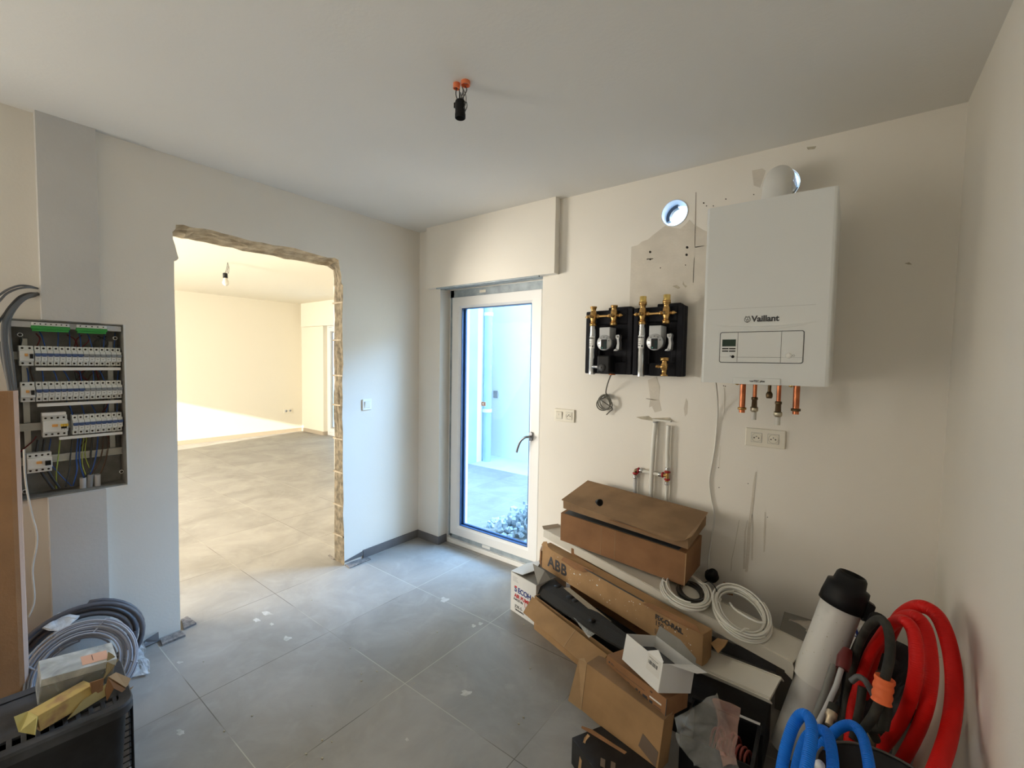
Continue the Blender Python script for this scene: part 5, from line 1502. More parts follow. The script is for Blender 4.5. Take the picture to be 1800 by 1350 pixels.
# translucent bag draped over the front
def film(name, a, col=(0.55, 0.55, 0.52)):
    mt = bpy.data.materials.new(name); mt.use_nodes = True
    nt = mt.node_tree; N = nt.nodes; L = nt.links
    b = N['Principled BSDF']; b.inputs['Base Color'].default_value = (*col, 1); b.inputs['Roughness'].default_value = 0.22
    tr = N.new('ShaderNodeBsdfTransparent'); mx = N.new('ShaderNodeMixShader')
    n = N.new('ShaderNodeTexNoise'); n.inputs['Scale'].default_value = 9; n.inputs['Detail'].default_value = 6; n.inputs['Distortion'].default_value = 1.2
    tc = N.new('ShaderNodeTexCoord'); L.new(tc.outputs['Object'], n.inputs['Vector'])
    mr = N.new('ShaderNodeMapRange'); mr.inputs['From Min'].default_value = 0.35; mr.inputs['From Max'].default_value = 0.7
    mr.inputs['To Min'].default_value = a * 0.5; mr.inputs['To Max'].default_value = a * 1.5
    L.new(n.outputs['Fac'], mr.inputs['Value']); L.new(mr.outputs['Result'], mx.inputs['Fac'])
    L.new(tr.outputs[0], mx.inputs[1]); L.new(b.outputs[0], mx.inputs[2])
    L.new(mx.outputs[0], N['Material Output'].inputs['Surface'])
    bp = N.new('ShaderNodeBump'); bp.inputs['Strength'].default_value = 0.8; bp.inputs['Distance'].default_value = 0.01
    L.new(n.outputs['Fac'], bp.inputs['Height']); L.new(bp.outputs['Normal'], b.inputs['Normal'])
    return mt
M['film_clear'] = film('hazy_plastic_film', 0.15)
M['film_pink'] = film('pinkish_plastic_film', 0.36, (0.50, 0.30, 0.25))
crumple('plastic_bag', 'hazy crumpled plastic bag draped over the front of the pile', 'plastic bag',
        [far(1182, 1262, 1.40), far(1262, 1222, 1.42), far(1305, 1352, 1.17), far(1218, 1358, 1.15)], 22, 0.011, M['film_clear'], 8)
crumple('plastic_bag', 'pinkish translucent bag over the red wires in the black bin', 'plastic bag',
        [far(1255, 1232, 1.36), far(1299, 1244, 1.36), far(1288, 1352, 1.16), far(1264, 1352, 1.15)], 18, 0.009, M['film_pink'], 15)

# ------------------------------------------------------------------ white cable coils
def coil(name, label, cat, c, e1, e2, ra, rb_, turns, r, mt, spread=0.012, n=36, seed=1, lift=None, group=None, tie=None, jitter=0.012, tails=None):
    rr = random.Random(seed)
    c = Vector(c); e1 = Vector(e1).normalized(); e2 = Vector(e2); e2 = (e2 - e1 * e2.dot(e1)).normalized(); e3 = e1.cross(e2)
    if e3.z < 0: e3 = -e3
    pts = []
    ph = [rr.uniform(0, 6.28) for _ in range(6)]
    for k in range(int(turns * n) + 1):
        a = 2 * math.pi * k / n
        lv = k / n
        s_ = 1 + jitter * math.sin(lv * 2.1 + ph[0]) * 3 + jitter * math.sin(a * 0.93 + ph[1])
        off = ((lv * 0.618) % 1.0 - 0.5) * spread
        h_ = (lv / turns - 0.5) * 2 * (lift or spread) + 0.003 * math.sin(a * .37 + ph[2])
        pts.append(c + e1 * (math.cos(a) * (ra * s_ + off)) + e2 * (math.sin(a) * (rb_ * s_ + off)) + e3 * h_)
    if tails: pts = [Vector(p) for p in tails[0]] + pts + [Vector(p) for p in tails[1]]
    t = thing(name, label, cat, tuple(c), group=group)
    mb = MB(); mb.tube(pts, r, 8); mb.build('cable_loops', mt, t, 0, root_inv(t))
    return t
d1 = Vector((0.18, -0.40, 0)).normalized(); d2 = Vector((0.40, 0.18, 0)).normalized()
cc2 = Vector((2.488, -0.378, 0.430))
t = coil('cable_coil', 'cream white cable coil at the right, lying on the trunking in front of the wall', 'cable coil', cc2, d1 + Vector((0, 0, -0.20)), d2, 0.142, 0.096, 13, 0.0042, M['cable_white'], 0.030, seed=3, lift=0.019)
mb = MB(); mb.tube(spline([on(1283, 1060, 'z', .44), on(1292, 1071, 'z', .442), on(1308, 1082, 'z', .444), on(1330, 1093, 'z', .444), on(1345, 1094, 'z', .444)], 6), 0.0042, 8); mb.build('loose_end', M['cable_white'], t, 0, root_inv(t))
mb = MB()
tp = [on(a_, b_, 'z', z_) for a_, b_, z_ in ((1238, 1024, .46), (1246, 1022, .475), (1254, 1028, .478), (1259, 1036, .475), (1260, 1044, .45), (1256, 1048, .42))]
mb.tube(spline(tp, 6), 0.0022, 6); mb.build('black_tie', M['dark'], t, 0, root_inv(t))
coil('cable_coil', 'cream white cable coil at the left, half under the brown carton', 'cable coil', (2.250, -0.335, 0.424), d1, d2, 0.150, 0.092, 12, 0.0042, M['cable_white'], 0.032, seed=5, lift=0.016)
coil('cable_coil', 'dark grey cable coil in the left white coil', 'cable coil', (2.270, -0.325, 0.420), d1, d2, 0.085, 0.050, 8, 0.004, M['cable_dark'], 0.022, seed=9, lift=0.010)
# black debris and orange bit by the wall
t = thing('fitting', 'black fitting with brown dirt beside the white power cord', 'fitting', (2.30, -0.07, 0.40))
mb = MB(); mb.lathe([(0, 0), (0.03, 0), (0.034, 0.02), (0.022, 0.03), (0.022, 0.05), (0, 0.055)], (0, 0, 0), (0.3, -0.5, 0.8), 14); mb.build('body', M['dark'], t)
t = thing('carton', 'small brown carton scrap behind the white cable coils', 'cardboard scrap', (2.36, -0.12, 0.36))
mb = MB(); mb.slab([(0, 0, 0), (0.05, 0.01, 0.0), (0.06, 0.02, 0.045), (0.005, 0.02, 0.05)], 0.004); mb.build('scrap', M['card_brown'], t)
# tan flap poking out right of the rail box
t = thing('cardboard_scrap', 'tan cardboard flap poking out between rail carton and trunking', 'cardboard scrap', tuple(on(1262, 1140, 'y', -0.50)))
mb = MB(); mb.slab([on(1249, 1131, 'y', -.52), on(1262, 1122, 'y', -.50), on(1280, 1126, 'y', -.50), on(1274, 1136, 'y', -.53), on(1262, 1148, 'y', -.56)], 0.004); mb.build('flap', M['card_tan'], t, 0, root_inv(t))

# ------------------------------------------------------------------ white drain pipe leaning in the corner
base = Vector((2.690, -0.560, 0.062)); topp = far(1483, 1052, 1.60)
ax = (topp - base); Lp = ax.length; ax.normalize()
t = thing('drain_pipe', 'thick white drain pipe with black cap leaning in the right corner', 'drain pipe', tuple(base))
mb = MB(); j1 = Lp * 0.47
mb.hollow([(0, 0, 0)] + [tuple(ax * s_) for s_ in (0.05, Lp * .3, j1 + 0.03)], 0.054, 0.003, 36)
lower = mb.build('lower_pipe', M['pvc_grey'], t)
mb = MB(); mb.tube([tuple(ax * (j1 - 0.00)), tuple(ax * (j1 + 0.004)), tuple(ax * (Lp * .8)), tuple(ax * Lp)], 0.063, 40, radii=[.0645, .0645, .062, .062], cap=False)
mb.lathe([(0.0645, j1), (0.0550, j1 - 0.001), (0.0550, j1 + .02)], (0, 0, 0), ax, 40)
mb.build('upper_pipe', mat('white_pvc_pipe', (0.66, 0.65, 0.62), 0.4, col2=(0.50, 0.49, 0.46), scale=8, sharp=(0.22, 0.40)), t)
mb = MB(); mb.lathe([(0.0635, -0.028), (0.070, -0.026), (0.069, 0.004), (0.066, 0.030), (0.064, 0.050), (0.050, 0.056), (0.046, 0.085), (0.040, 0.094), (0.036, 0.094), (0.034, 0.07), (0, 0.066)], tuple(ax * Lp), ax, 32)
cap_ = mb.build('black_cap', M['dark'], t)
sd = ax.cross(Vector((0, 1, 0.3))).normalized()
mb = MB(); mb.slab([tuple(ax * (Lp + s_) + sd * r_ + Vector((0, -0.02, 0))) for s_, r_ in ((-0.035, -.060), (-0.030, -.084), (0.030, -.084), (0.036, -.060))], 0.03); mb.build('clip_lug', M['dark'], t, 0.003)
mb = MB()
rr_ = random.Random(8)
side = ax.cross(Vector((0.2, 1, 0))).normalized(); fr_ = side.cross(ax); 
if fr_.y > 0: fr_ = -fr_
for k in range(26):
    a = rr_.uniform(-0.9, 0.9); s_ = rr_.uniform(j1 + .03, Lp - .05)
    c_ = ax * s_ + fr_ * 0.0634 * math.cos(a) + side * 0.0634 * math.sin(a)
    mb.disc(c_, fr_ * math.cos(a) + side * math.sin(a), rr_.uniform(.0008, .0022), 6)
mb.build('dirt_specks', M['stain'], t)['kind'] = 'stuff'

# crumpled paper behind the pipe
carton('carton', 'grey brown carton in the corner behind the drain pipe, mostly hidden', (2.62, -0.275, 0.0), (0, 0, 0), (0.34, 0.225, 0.33), M['card_grey'])
crumple('paper_scrap', 'crumpled pale paper against the wall left of the drain pipe', 'paper', [on(1380, 1112, 'y', -.16), on(1396, 1090, 'y', -.10), on(1440, 1092, 'y', -.10), on(1432, 1122, 'y', -.2)], 12, 0.012, mat('crumpled_paper', (0.50, 0.46, 0.40), 0.8), 31)
t = thing('printed_packet', 'white packet with blue print behind the drain pipe', 'packet', tuple(on(1502, 1112, 'y', -0.22)))
mb = MB(); mb.slab([on(1488, 1098, 'y', -.20), on(1518, 1100, 'y', -.20), on(1516, 1150, 'y', -.24), on(1484, 1142, 'y', -.24)], 0.02); pk_ = mb.build('packet', M['card_white'], t, 0.002, root_inv(t))
mb = MB(); mb.slab([on(1500, 1096, 'y', -.225), on(1504, 1098, 'y', -.225), on(1510, 1116, 'y', -.225), on(1506, 1119, 'y', -.225)], 0.004); mb.slab([on(1490, 1112, 'y', -.225), on(1506, 1118, 'y', -.225), on(1507, 1121, 'y', -.225), on(1490, 1117, 'y', -.225)], 0.004)
mb.build('blue_print', M['blue_ink'], pk_, 0, root_inv(t))

# ------------------------------------------------------------------ bucket, hoses
BK = Vector((2.935, -1.000, 0.0)); BR_, BH = 0.150, 0.40
t = thing('bucket', 'black builder bucket at the bottom edge below the blue and red hoses', 'bucket', tuple(BK))
mb = MB()
mb.lathe([(0.0, 0.004), (0.118, 0.004), (0.140, BH - 0.006), (0.146, BH - 0.004), (BR_, BH - 0.001), (BR_, BH - 0.016), (BR_ - 0.004, BH - 0.018), (BR_ - 0.004, BH - 0.03), (0.142, BH - 0.03), (0.120, 0.0), (0.0, 0.0)], (0, 0, 0), (0, 0, 1), 48)
mb.build('body', M['dustblack'], t)
mb = MB()
rim_ = [(math.cos(a) * (BR_ - 0.003), math.sin(a) * (BR_ - 0.003), BH + 0.001) for a in [2 * math.pi * k / 48 for k in range(48)]]
mb.tube(rim_, 0.0035, 8, closed=True); mb.build('rim', mat('dusty_grey_rim', (0.14, 0.13, 0.12), 0.7), t)

def px_path(lst): return [far(a, b, d) for a, b, d in lst]
t = thing('conduit_coil', 'coil of thick red corrugated conduit standing in the right corner', 'conduit', (3.0, -0.75, 0.0))
I_ = root_inv(t)
red_paths = [
    [(1540, 1360, 1.50), (1535, 1260, 1.62), (1550, 1160, 1.62), (1572, 1100, 1.52), (1592, 1076, 1.44), (1618, 1066, 1.37), (1645, 1080, 1.33), (1663, 1115, 1.29), (1675, 1170, 1.26), (1677, 1230, 1.22), (1668, 1290, 1.16), (1648, 1352, 1.08), (1615, 1430, 1.0)],
    [(1505, 1350, 1.52), (1515, 1250, 1.56), (1538, 1150, 1.54), (1560, 1108, 1.46), (1585, 1086, 1.37), (1608, 1083, 1.29), (1626, 1103, 1.26), (1635, 1145, 1.23), (1636, 1195, 1.20), (1626, 1250, 1.21), (1606, 1300, 1.25), (1578, 1350, 1.30), (1540, 1420, 1.33)],
    [(1490, 1340, 1.46), (1500, 1240, 1.50), (1525, 1160, 1.48), (1548, 1120, 1.42), (1570, 1096, 1.33), (1590, 1092, 1.24), (1606, 1112, 1.21), (1611, 1155, 1.18), (1607, 1200, 1.19), (1592, 1250, 1.24), (1570, 1290, 1.30), (1542, 1325, 1.36), (1515, 1360, 1.38)],
]
for k, pth in enumerate(red_paths):
    o = hose('conduit_loop', spline(px_path(pth), 10), (0.0195, 0.0165, 0.0160)[k], M['red_hose'], t)
    o.matrix_local = I_
t = thing('conduit_coil', 'bundle of blue corrugated conduit loops at the bottom edge by the bucket', 'conduit', (2.80, -1.02, 0.0))
I_ = root_inv(t)
blue_paths = [
    [(1368, 1400, 1.14), (1378, 1330, 1.18), (1391, 1284, 1.20), (1403, 1262, 1.21), (1414, 1256, 1.20), (1424, 1266, 1.18), (1427, 1290, 1.14), (1421, 1330, 1.10), (1412, 1380, 1.06), (1400, 1440, 1.02)],
    [(1392, 1400, 1.22), (1402, 1340, 1.23), (1416, 1300, 1.23), (1432, 1286, 1.22), (1447, 1284, 1.20), (1457, 1296, 1.17), (1463, 1330, 1.12), (1464, 1380, 1.07), (1462, 1440, 1.03)],
    [(1420, 1380, 1.26), (1440, 1320, 1.27), (1463, 1290, 1.26), (1484, 1276, 1.24), (1502, 1277, 1.21), (1516, 1295, 1.17), (1524, 1325, 1.12), (1529, 1360, 1.08), (1532, 1420, 1.03)],
]
for k, pth in enumerate(blue_paths):
    o = hose('conduit_loop', spline(px_path(pth), 10), (0.0142, 0.0135, 0.0130)[k], M['blue_hose'], t)
    o.matrix_local = I_
def lone_hose(label, pth, r, mt, name='hose', cat='hose', n=14):
    p_ = spline(px_path(pth), 8)
    mb = MB(); mb.tube(p_, r, n)
    return tag(mb.build(name, mt), label, cat)
ho_ = thing('hose', 'black rubber hose looped in the corner with orange tape around it', 'hose', (2.95, -0.6, 0))
HI_ = root_inv(ho_)
bpts = spline(px_path([(1480, 1300, 1.50), (1488, 1230, 1.52), (1500, 1165, 1.50), (1516, 1120, 1.44), (1534, 1094, 1.32), (1550, 1090, 1.26), (1561, 1106, 1.22), (1565, 1140, 1.20), (1560, 1175, 1.20), (1552, 1205, 1.22), (1545, 1235, 1.22), (1534, 1260, 1.21), (1520, 1280, 1.22)]), 8)
mb = MB(); mb.tube(bpts, 0.0118, 14); mb.build('tube', M['rubber'], ho_, 0, HI_)
mb = MB(); mb.tube(spline(px_path([(1549, 1180, 1.26), (1556, 1215, 1.24), (1558, 1250, 1.22), (1553, 1280, 1.22)]), 6), 0.0125, 12); mb.build('tube', M['rubber'], ho_, 0, HI_)
mb = MB(); tp_ = spline(px_path([(1556, 1191, 1.215), (1553, 1205, 1.215), (1551, 1220, 1.212), (1549, 1234, 1.21)]), 3)
vs_ = []; n = 16
mb.tube(tp_, 0.027, 16, radii=[.0225 + .0016 * math.sin(k * 2.2) for k in range(len(tp_))]); mb.build('orange_tape', mat('orange_tape', (0.75, 0.14, 0.035), 0.6, bump=0.8, bscale=30), ho_, 0, HI_)
crumple('rubbish_bag', 'black crumpled bag in the shadow behind the orange taped hose', 'bag',
        [far(1492, 1190, 1.60), far(1560, 1120, 1.62), far(1616, 1150, 1.52), far(1560, 1330, 1.46)], 14, 0.010, M['dustblack'], 41)
crumple('rubbish_bag', 'black crumpled bag low between drain pipe and bucket', 'bag',
        [far(1440, 1270, 1.56), far(1500, 1200, 1.60), far(1560, 1330, 1.45), far(1470, 1370, 1.45)], 12, 0.010, M['dustblack'], 43)
lone_hose('dark strap-like hose running down behind the orange tape', [(1546, 1088, 1.46), (1520, 1130, 1.52), (1500, 1180, 1.56), (1492, 1240, 1.56), (1486, 1300, 1.54)], 0.026, M['dark'])
lone_hose('short grey hose hook between the drain pipe and the orange tape', [(1496, 1198, 1.36), (1508, 1190, 1.35), (1520, 1196, 1.33), (1530, 1212, 1.32), (1538, 1228, 1.32)], 0.0085, mat('dark_grey_hose', (0.09, 0.09, 0.09), 0.5))
lone_hose('dark grey hose standing below the grey hook', [(1516, 1208, 1.37), (1512, 1240, 1.36), (1506, 1270, 1.34), (1500, 1300, 1.32)], 0.0115, M['rubber'])
lone_hose('grey pipe with a dark red coupling beside the drain pipe, left one', [(1466, 1170, 1.53), (1456, 1200, 1.50), (1444, 1235, 1.46), (1430, 1270, 1.42)], 0.0115, mat('grey_pipe', (0.20, 0.20, 0.19), 0.5), 'pipe', 'pipe')
t = thing('pipe', 'pale thin pipe with a dark red coupling beside the drain pipe', 'pipe', tuple(far(1478, 1172, 1.47)))
PI_ = root_inv(t)
mb = MB(); mb.tube(px_path([(1479, 1176, 1.46), (1470, 1205, 1.43), (1452, 1245, 1.38), (1438, 1272, 1.35)]), 0.008, 12); mb.build('tube', M['grey_light'], t, 0, PI_)
mb = MB(); mb.tube(px_path([(1490, 1142, 1.49), (1484, 1158, 1.475), (1480, 1176, 1.46)]), 0.02, 14, radii=[.014, .021, .018]); mb.build('coupling', mat('dark_red_coupling', (0.13, 0.012, 0.012), 0.3), t, 0, PI_)
t = thing('brass_nipple', 'small brass hose end by the blue conduit loops', 'fitting', tuple(far(1462, 1258, 1.32)))
PI_ = root_inv(t)
mb = MB(); mb.tube(px_path([(1456, 1274, 1.30), (1459, 1262, 1.31), (1460, 1260, 1.31), (1463, 1252, 1.32)]), 0.012, 12, radii=[.009, .010, .0145, .0145]); mb.build('collar', mat('pale_brass', (0.55, 0.45, 0.32), 0.35, 0.7), t, 0, PI_)
mb = MB(); mb.tube(px_path([(1463, 1252, 1.32), (1467, 1240, 1.33)]), 0.0155, 12); mb.build('rubber_sleeve', M['rubber'], t, 0, PI_)
lone_hose('beige pipe standing against the right wall behind the red conduit', [(1662, 1160, 1.36), (1650, 1230, 1.33), (1635, 1300, 1.30), (1615, 1370, 1.27)], 0.020, mat('beige_pipe', (0.50, 0.42, 0.35), 0.5), 'pipe', 'pipe')
lone_hose('black fitting hanging under the orange taped hose', [(1536, 1256, 1.24), (1545, 1262, 1.235), (1548, 1280, 1.23), (1532, 1282, 1.25), (1540, 1300, 1.26)], 0.011, M['rubber'], 'hose_end')
lone_hose('olive green hose end sticking out above the bucket rim', [(1537, 1278, 1.30), (1533, 1295, 1.29), (1530, 1310, 1.28)], 0.012, mat('olive_plastic', (0.10, 0.09, 0.05), 0.5), 'hose_end')
t = thing('cap', 'small white cap at the bottom edge between the blue conduits', 'cap', tuple(far(1441, 1346, 1.14)))
mb = MB(); mb.lathe([(0, 0.012), (0.008, 0.011), (0.0115, 0.005), (0.012, -0.01), (0, -0.01)], (0, 0, 0), (0, -0.3, 1), 18); mb.build('body', M['white'], t)

# ------------------------------------------------------------------ left corner: board, crate and what lies on it
t = thing('board', 'tall brown board leaning upright at the left edge before the wall', 'board', (0.33, -2.5, 0))
mb = MB()
pr = [(0.02, -0.42), (0.02, 0.235), (0.016, 0.248), (0.006, 0.258), (-0.008, 0.262), (-0.02, 0.258), (-0.02, -0.42)]
k = len(pr)
mb.add([(x, y, 0) for x, y in pr] + [(x, y, 1.335) for x, y in pr], [[i, (i + 1) % k, (i + 1) % k + k, i + k] for i in range(k)] + [list(range(k - 1, -1, -1)), list(range(k, 2 * k))])
mb.build('panel', M['mdf'], t)
mb = MB(); pr2 = [(0.0165, 0.2485), (0.0065, 0.2590), (-0.008, 0.2630), (-0.0205, 0.2590), (-0.0195, 0.2575), (-0.008, 0.2615), (0.0055, 0.2575), (0.0155, 0.2475)]
mb.add([(x, y, 0) for x, y in pr2] + [(x, y, 1.336) for x, y in pr2], [[i, (i + 1) % 8, (i + 1) % 8 + 8, i + 8] for i in range(8)] + [list(range(7, -1, -1)), list(range(8, 16))])
mb.build('lit_edge', mat('pinkish_lit_edge', (0.58, 0.42, 0.34), 0.6), t)  # pale pinkish strip paints the light caught along the rounded edge

CR = thing('crate', 'black plastic crate on the floor in the lower left corner', 'crate', (0.78, -2.245, 0), (0, 0, math.radians(-5)))
mb = MB()
HX, HY, HZ = 0.165, 0.200, 0.325
def rr_outline(hx, hy, r, n=6): return rrect(-hx, hx, -hy, hy, r, n)
o_b = rr_outline(HX - 0.03, HY - 0.03, 0.03); o_t = rr_outline(HX - 0.012, HY - 0.012, 0.04)
k = len(o_b)
# tapering wall, open top
def wallring(mb, A, za, B, zb, flip=False):
    k = len(A)
    mb.add([(a, b, za) for a, b in A] + [(a, b, zb) for a, b in B], [[i, (i + 1) % k, (i + 1) % k + k, i + k] if not flip else [i, i + k, (i + 1) % k + k, (i + 1) % k] for i in range(k)], True)
wallring(mb, o_b, 0.0, o_t, HZ - 0.03)
mb.add([(a, b, 0.002) for a, b in o_b], [list(range(k))])
mb.build('body', M['dustblack'], CR)
mb = MB()
o_o = rr_outline(HX, HY, 0.05); o_o2 = rr_outline(HX + 0.004, HY + 0.004, 0.052); o_i = rr_outline(HX - 0.03, HY - 0.03, 0.035)
wallring(mb, o_t, HZ - 0.034, o_o2, HZ - 0.034); wallring(mb, o_o2, HZ - 0.034, o_o2, HZ - 0.008); wallring(mb, o_o2, HZ - 0.008, o_o, HZ); wallring(mb, o_o, HZ, o_i, HZ - 0.004)
M['dust_rim'] = mat('dusty_grey_black_plastic', (0.065, 0.07, 0.082), 0.55, col2=(0.025, 0.027, 0.032), scale=9, bump=0.2, bscale=60)
rimo = mb.build('rim', M['dust_rim'], CR)
# slotted top: bars across with openings between
mb = MB()
mb.box(-HX + 0.02, HX - 0.085, -HY + 0.02, HY - 0.02, HZ - 0.018, HZ - 0.008)
mb.box(HX - 0.045, HX - 0.02, -HY + 0.03, HY - 0.03, HZ - 0.018, HZ - 0.008)
for q in range(12):
    y = -HY + 0.03 + q * 0.0295
    mb.box(HX - 0.086, HX - 0.044, y, y + 0.0115, HZ - 0.018, HZ - 0.008)
mb.build('slotted_top', M['dust_rim'], CR, 0.0015)
rb(CR, 'pale_filling', mat('pale_crate_filling', (0.45, 0.46, 0.50), 0.6, col2=(0.04, 0.04, 0.05), scale=14), HX - 0.088, HX - 0.042, 0.05, HY - 0.035, HZ - 0.028, HZ - 0.020)
mb = MB()
mb.box(-0.02, 0.075, -HY + 0.035, -HY + 0.038, HZ - 0.0078, HZ - 0.0068); mb.box(-0.02, -0.018, -HY + 0.038, -HY + 0.09, HZ - 0.0078, HZ - 0.0068); mb.box(0.073, 0.075, -HY + 0.038, -HY + 0.07, HZ - 0.0078, HZ - 0.0068)
mb.build('handle_groove', M['dark'], CR)
# wire basket under the rim at the right
wb = thing('wire_basket', 'dark wire basket standing behind the black crate', 'basket', (0.755, -2.052, 0.0), (0, 0, math.radians(-5)))
mb = MB()
for z in [0.03 + 0.022 * q for q in range(12)]:
    mb.tube([(0.135, -0.035, z), (0.13, 0.012, z), (0.0, 0.014, z), (-0.13, 0.014, z)], 0.0022, 6)
mb.build('wires', M['dark'], wb)
for (x, y) in ((0.135, -0.035), (0.13, 0.014), (0.02, 0.016), (-0.10, 0.016)):
    mb = MB(); mb.cyl((x, y, 0.0), (x, y, 0.285), 0.004, 8); mb.build('post', M['dark'], wb)
mb = MB(); mb.box(-0.12, 0.12, -0.03, 0.006, 0.005, 0.26); mb.build('lining', mat('pale_basket_lining', (0.42, 0.43, 0.47), 0.7, var=0.3, scale=12), wb)

# clear organiser box
t = thing('organiser_box', 'clear plastic organiser box with an orange label on the black crate', 'plastic box', (0.792, -2.262, 0.352), (math.radians(8), math.radians(8), math.radians(88)))
fr = film('hazy_polypropylene', 0.34, (0.58, 0.62, 0.64))
A_, B_, C_ = 0.180, 0.100, 0.075
def shellbox(mb, x0, x1, y0, y1, z0, z1, th, top=False):
    mb.box(x0, x1, y0, y0 + th, z0, z1); mb.box(x0, x1, y1 - th, y1, z0, z1); mb.box(x0, x0 + th, y0 + th, y1 - th, z0, z1); mb.box(x1 - th, x1, y0 + th, y1 - th, z0, z1)
    if top: mb.box(x0, x1, y0, y1, z1, z1 + th)
    else: mb.box(x0, x1, y0, y1, z0 - th, z0)
mb = MB(); shellbox(mb, 0, A_, 0, B_, 0.002, C_, 0.0015); mb.build('tray', fr, t, 0.0008)
mb = MB(); shellbox(mb, -0.002, A_ + 0.002, -0.002, B_ + 0.002, C_ - 0.012, C_ + 0.012, 0.0015, True); lid_ = mb.build('lid', film('hazy_lid', 0.75, (0.62, 0.66, 0.68)), t, 0.0008)
mb = MB(); mb.box(0.095, 0.162, 0.012, 0.062, C_ + 0.0136, C_ + 0.0142); lb_ = mb.build('label', mat('pale_orange_label', (0.72, 0.42, 0.30), 0.6), t)
mb = MB(); mb.box(0.122, 0.1235, 0.025, 0.055, C_ + 0.0143, C_ + 0.0146); mb.build('printed_line', M['ink'], lb_)
for x in (0.06, 0.12): rb(t, 'divider', fr, x, x + 0.0012, 0.002, B_ - 0.002, 0.003, C_ - 0.012)
rb(t, 'contents', M['dustblack'], 0.004, A_ - 0.004, 0.004, B_ - 0.004, 0.004, 0.056)
# yellow carton
t = carton('carton', 'torn yellow brown carton lying on the front of the black crate', (0.905, -2.268, 0.330), (-5.2, -3.3, 104), (0.135, 0.062, 0.050), M['card_yellow'])
mb = MB(); mb.slab([(0.0, -0.001, 0.050), (0.0, 0.062, 0.050), (-0.028, 0.066, 0.054), (-0.034, 0.030, 0.020), (-0.012, -0.002, 0.0)], 0.003); mb.build('end_flap', mat('yellow_carton_flap', (0.50, 0.44, 0.16), 0.8, var=0.2), t)
mb = MB(); mb.slab([(0.10, -0.004, 0.020), (0.165, -0.004, 0.030), (0.170, -0.003, -0.008), (0.06, -0.004, -0.010)], 0.003); mb.build('torn_flap', mat('yellow_carton_flap_torn', (0.46, 0.38, 0.17), 0.8, var=0.3), t)
# torn cardboard pieces at the right
t = thing('cardboard_scrap', 'torn tan cardboard strip standing behind the clear box', 'cardboard scrap', (0.80, -2.12, 0.34))
TI = root_inv(t)
mb = MB(); mb.slab([on(160, 1236, 'x', .86), on(186, 1182, 'x', .82), on(190, 1146, 'x', .80), on(197, 1150, 'x', .80), on(208, 1160, 'x', .80), on(196, 1178, 'x', .82), on(182, 1194, 'x', .83), on(172, 1232, 'x', .86)], 0.004); mb.build('strip', mat('dull_tan_cardboard', (0.34, 0.24, 0.10), 0.85, var=0.3, scale=12), t, 0, TI)
mb = MB(); mb.slab([on(158, 1200, 'x', .875), on(182, 1192, 'x', .87), on(180, 1216, 'x', .87), on(166, 1232, 'x', .875), on(160, 1214, 'x', .875)], 0.004); mb.build('brown_piece', M['card_brown'], t, 0, TI)
t = thing('cardboard_scrap', 'crumpled tan cardboard piece on the right end of the crate', 'cardboard scrap', (0.85, -2.08, 0.34))
TI = root_inv(t)
mb = MB(); mb.slab([on(190, 1190, 'x', .86), on(203, 1182, 'x', .84), on(229, 1193, 'x', .84), on(222, 1210, 'x', .86), on(206, 1200, 'x', .865)], 0.004); mb.build('top_fold', M['card_edge'], t, 0, TI)
mb = MB(); mb.slab([on(190, 1192, 'x', .865), on(206, 1201, 'x', .868), on(222, 1211, 'x', .868), on(214, 1217, 'x', .875), on(200, 1210, 'x', .875), on(188, 1232, 'x', .875), on(184, 1212, 'x', .87)], 0.004); mb.build('front_fold', M['card_brown'], t, 0, TI)
mb = MB(); mb.slab([on(224, 1212, 'x', .866), on(235, 1206, 'x', .866), on(229, 1213, 'x', .868)], 0.003); mb.build('loose_corner', M['card_edge'], t, 0, TI)

# cable coils leaning at the left wall
e_up = Vector((-0.26, 0.02, 0.97)); e_al = Vector((0.05, 1, 0.0))
t = coil('cable_coil', 'big dark grey cable coil leaning on the wall below the fuse box', 'cable coil', (0.165, -2.062, 0.180), e_al, e_up, 0.185, 0.152, 7, 0.0105, mat('dark_violet_grey_sheath', (0.085, 0.085, 0.10), 0.5), 0.055, seed=4, lift=0.05, jitter=0.010)
t = coil('cable_coil', 'light grey thin cable coil in front of the big dark coil', 'cable coil', (0.345, -2.092, 0.180), Vector((0.10, 1, 0.05)), Vector((-0.52, 0.0, 0.85)), 0.146, 0.148, 20, 0.0040, mat('light_violet_grey_sheath', (0.34, 0.35, 0.40), 0.45), 0.060, seed=6, lift=0.045, jitter=0.016)
# white plastic sheet on the floor
M['film_blue'] = film('thin_white_film', 0.85, (0.66, 0.70, 0.74))
crumple('plastic_sheet', 'crumpled white plastic film on the floor beside the cable coils', 'plastic sheet',
        [on(222, 1128, 'z', .01), on(250, 1126, 'z', .02), on(268, 1184, 'z', .006), on(205, 1196, 'z', .006)], 14, 0.012, M['film_blue'], 22)
crumple('plastic_sheet', 'crumpled film tucked between the two grey cable coils', 'plastic sheet',
        [on(74, 1105, 'x', .16), on(110, 1082, 'x', .16), on(140, 1085, 'x', .18), on(112, 1112, 'x', .22)], 12, 0.012, M['film_blue'], 27)
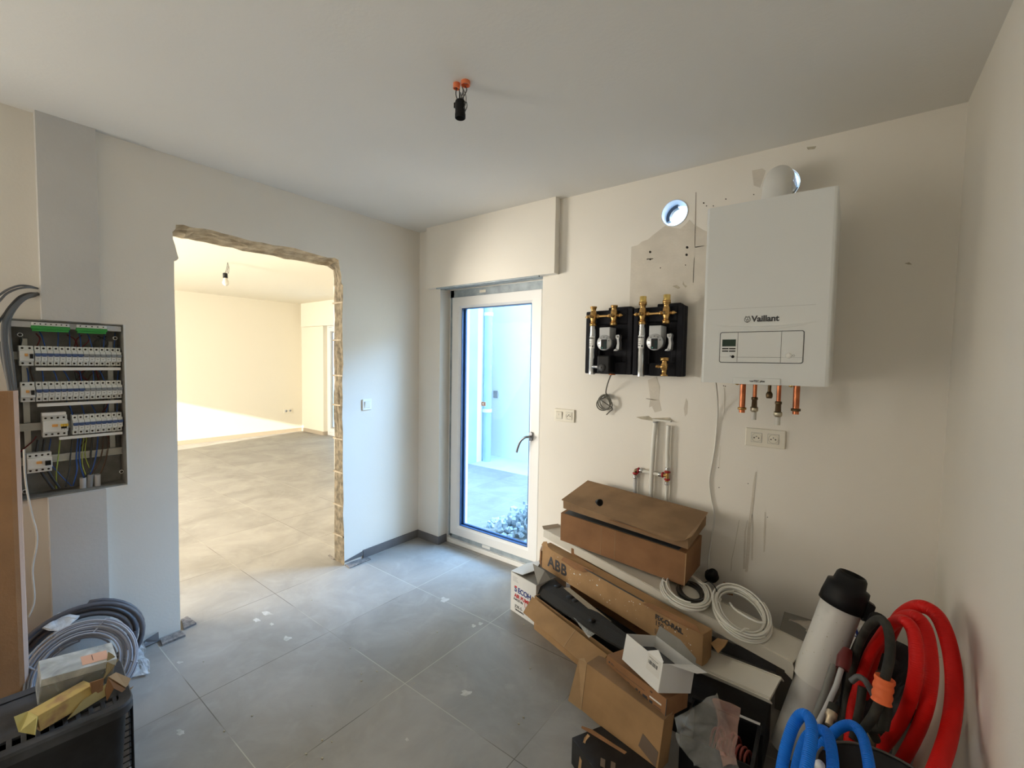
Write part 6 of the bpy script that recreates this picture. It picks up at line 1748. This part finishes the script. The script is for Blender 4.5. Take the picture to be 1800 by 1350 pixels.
# tile fragments on the floor
def fragment(name, label, pts, th, zf, back=True):
    q = [on(a, b, 'z', zf) for a, b in pts]
    mb = MB(); mb.slab(q, th)
    return tag(mb.build(name, M['tile_back'] if back else M['skirt']), label, 'tile fragment')
fragment('tile_fragment', 'grey tile fragment lying at the left foot of the opening, near room side', [(281, 1124), (318.5, 1110.5), (326, 1117), (285, 1134)], 0.010, 0.0055)
fragment('tile_fragment', 'grey tile fragment on the floor just inside the next room', [(318.5, 1090), (329, 1084), (345, 1096), (323, 1106)], 0.010, 0.0055)
fragment('tile_fragment', 'thin grey tile strip in front of the loose skirting right of the opening', [(606, 991), (645.5, 979.5), (652, 983), (614.5, 998.5)], 0.006, 0.004)
fragment('tile_fragment', 'small tile splinter under the right side of the opening', [(577, 976.5), (580, 975), (588, 982), (586, 984)], 0.006, 0.004)
q = [on(248.6, 1131, 'x', .02), on(257, 1124, 'x', .02), on(278, 1111, 'x', .012), on(279.4, 1127, 'x', .03), on(251, 1139, 'x', .05)]
mb = MB(); mb.slab(q, 0.008); tag(mb.build('tile_fragment', M['skirt']), 'dark broken skirting tile leaning on the wall beside the cable coils', 'tile fragment')
# crumbs on the floor
mb = MB(); rc = random.Random(2)
for k in range(26):
    u_ = rc.uniform(340, 980); v_ = rc.uniform(1010, 1340)
    p_ = on(u_, v_, 'z', 0.0); s_ = rc.uniform(0.0015, 0.004)
    if p_.x > 1.9 or p_.x < 0.1: continue
    mb.box(p_.x - s_, p_.x + s_, p_.y - s_ * .8, p_.y + s_ * .6, 0.0, s_)
tag(mb.build('debris', M['stain']), 'tiny plaster crumbs scattered over the grey floor tiles', 'debris', kind='stuff')
mb = MB()
for (u_, v_, w_, h_) in ((782, 1054, 9, 5), (833, 1100, 5, 3), (845, 1096, 5, 3), (470, 1078, 12, 4), (452, 1090, 8, 4), (316, 1164, 6, 3), (318, 1287, 9, 6), (820, 1218, 12, 6), (505, 1122, 8, 5), (716, 1300, 4, 4), (478, 1097, 4, 3)):
    c_ = on(u_, v_, 'z', 0.0)
    ring_ = []
    for k in range(10):
        a = 2 * math.pi * k / 10
        q_ = on(u_ + w_ * math.cos(a) * (0.8 + .35 * math.sin(k * 2.7 + u_)), v_ + h_ * math.sin(a) * (0.8 + .3 * math.cos(k * 1.9)), 'z', 0.0006)
        ring_.append(q_)
    mb.add(ring_, [list(range(10))])
tag(mb.build('plaster_smear', mat('dried_plaster_smear', (0.56, 0.55, 0.53), 0.8, col2=(0.40, 0.39, 0.37), scale=30)), 'dried white plaster smears on the floor tiles', 'plaster smears', kind='stuff')
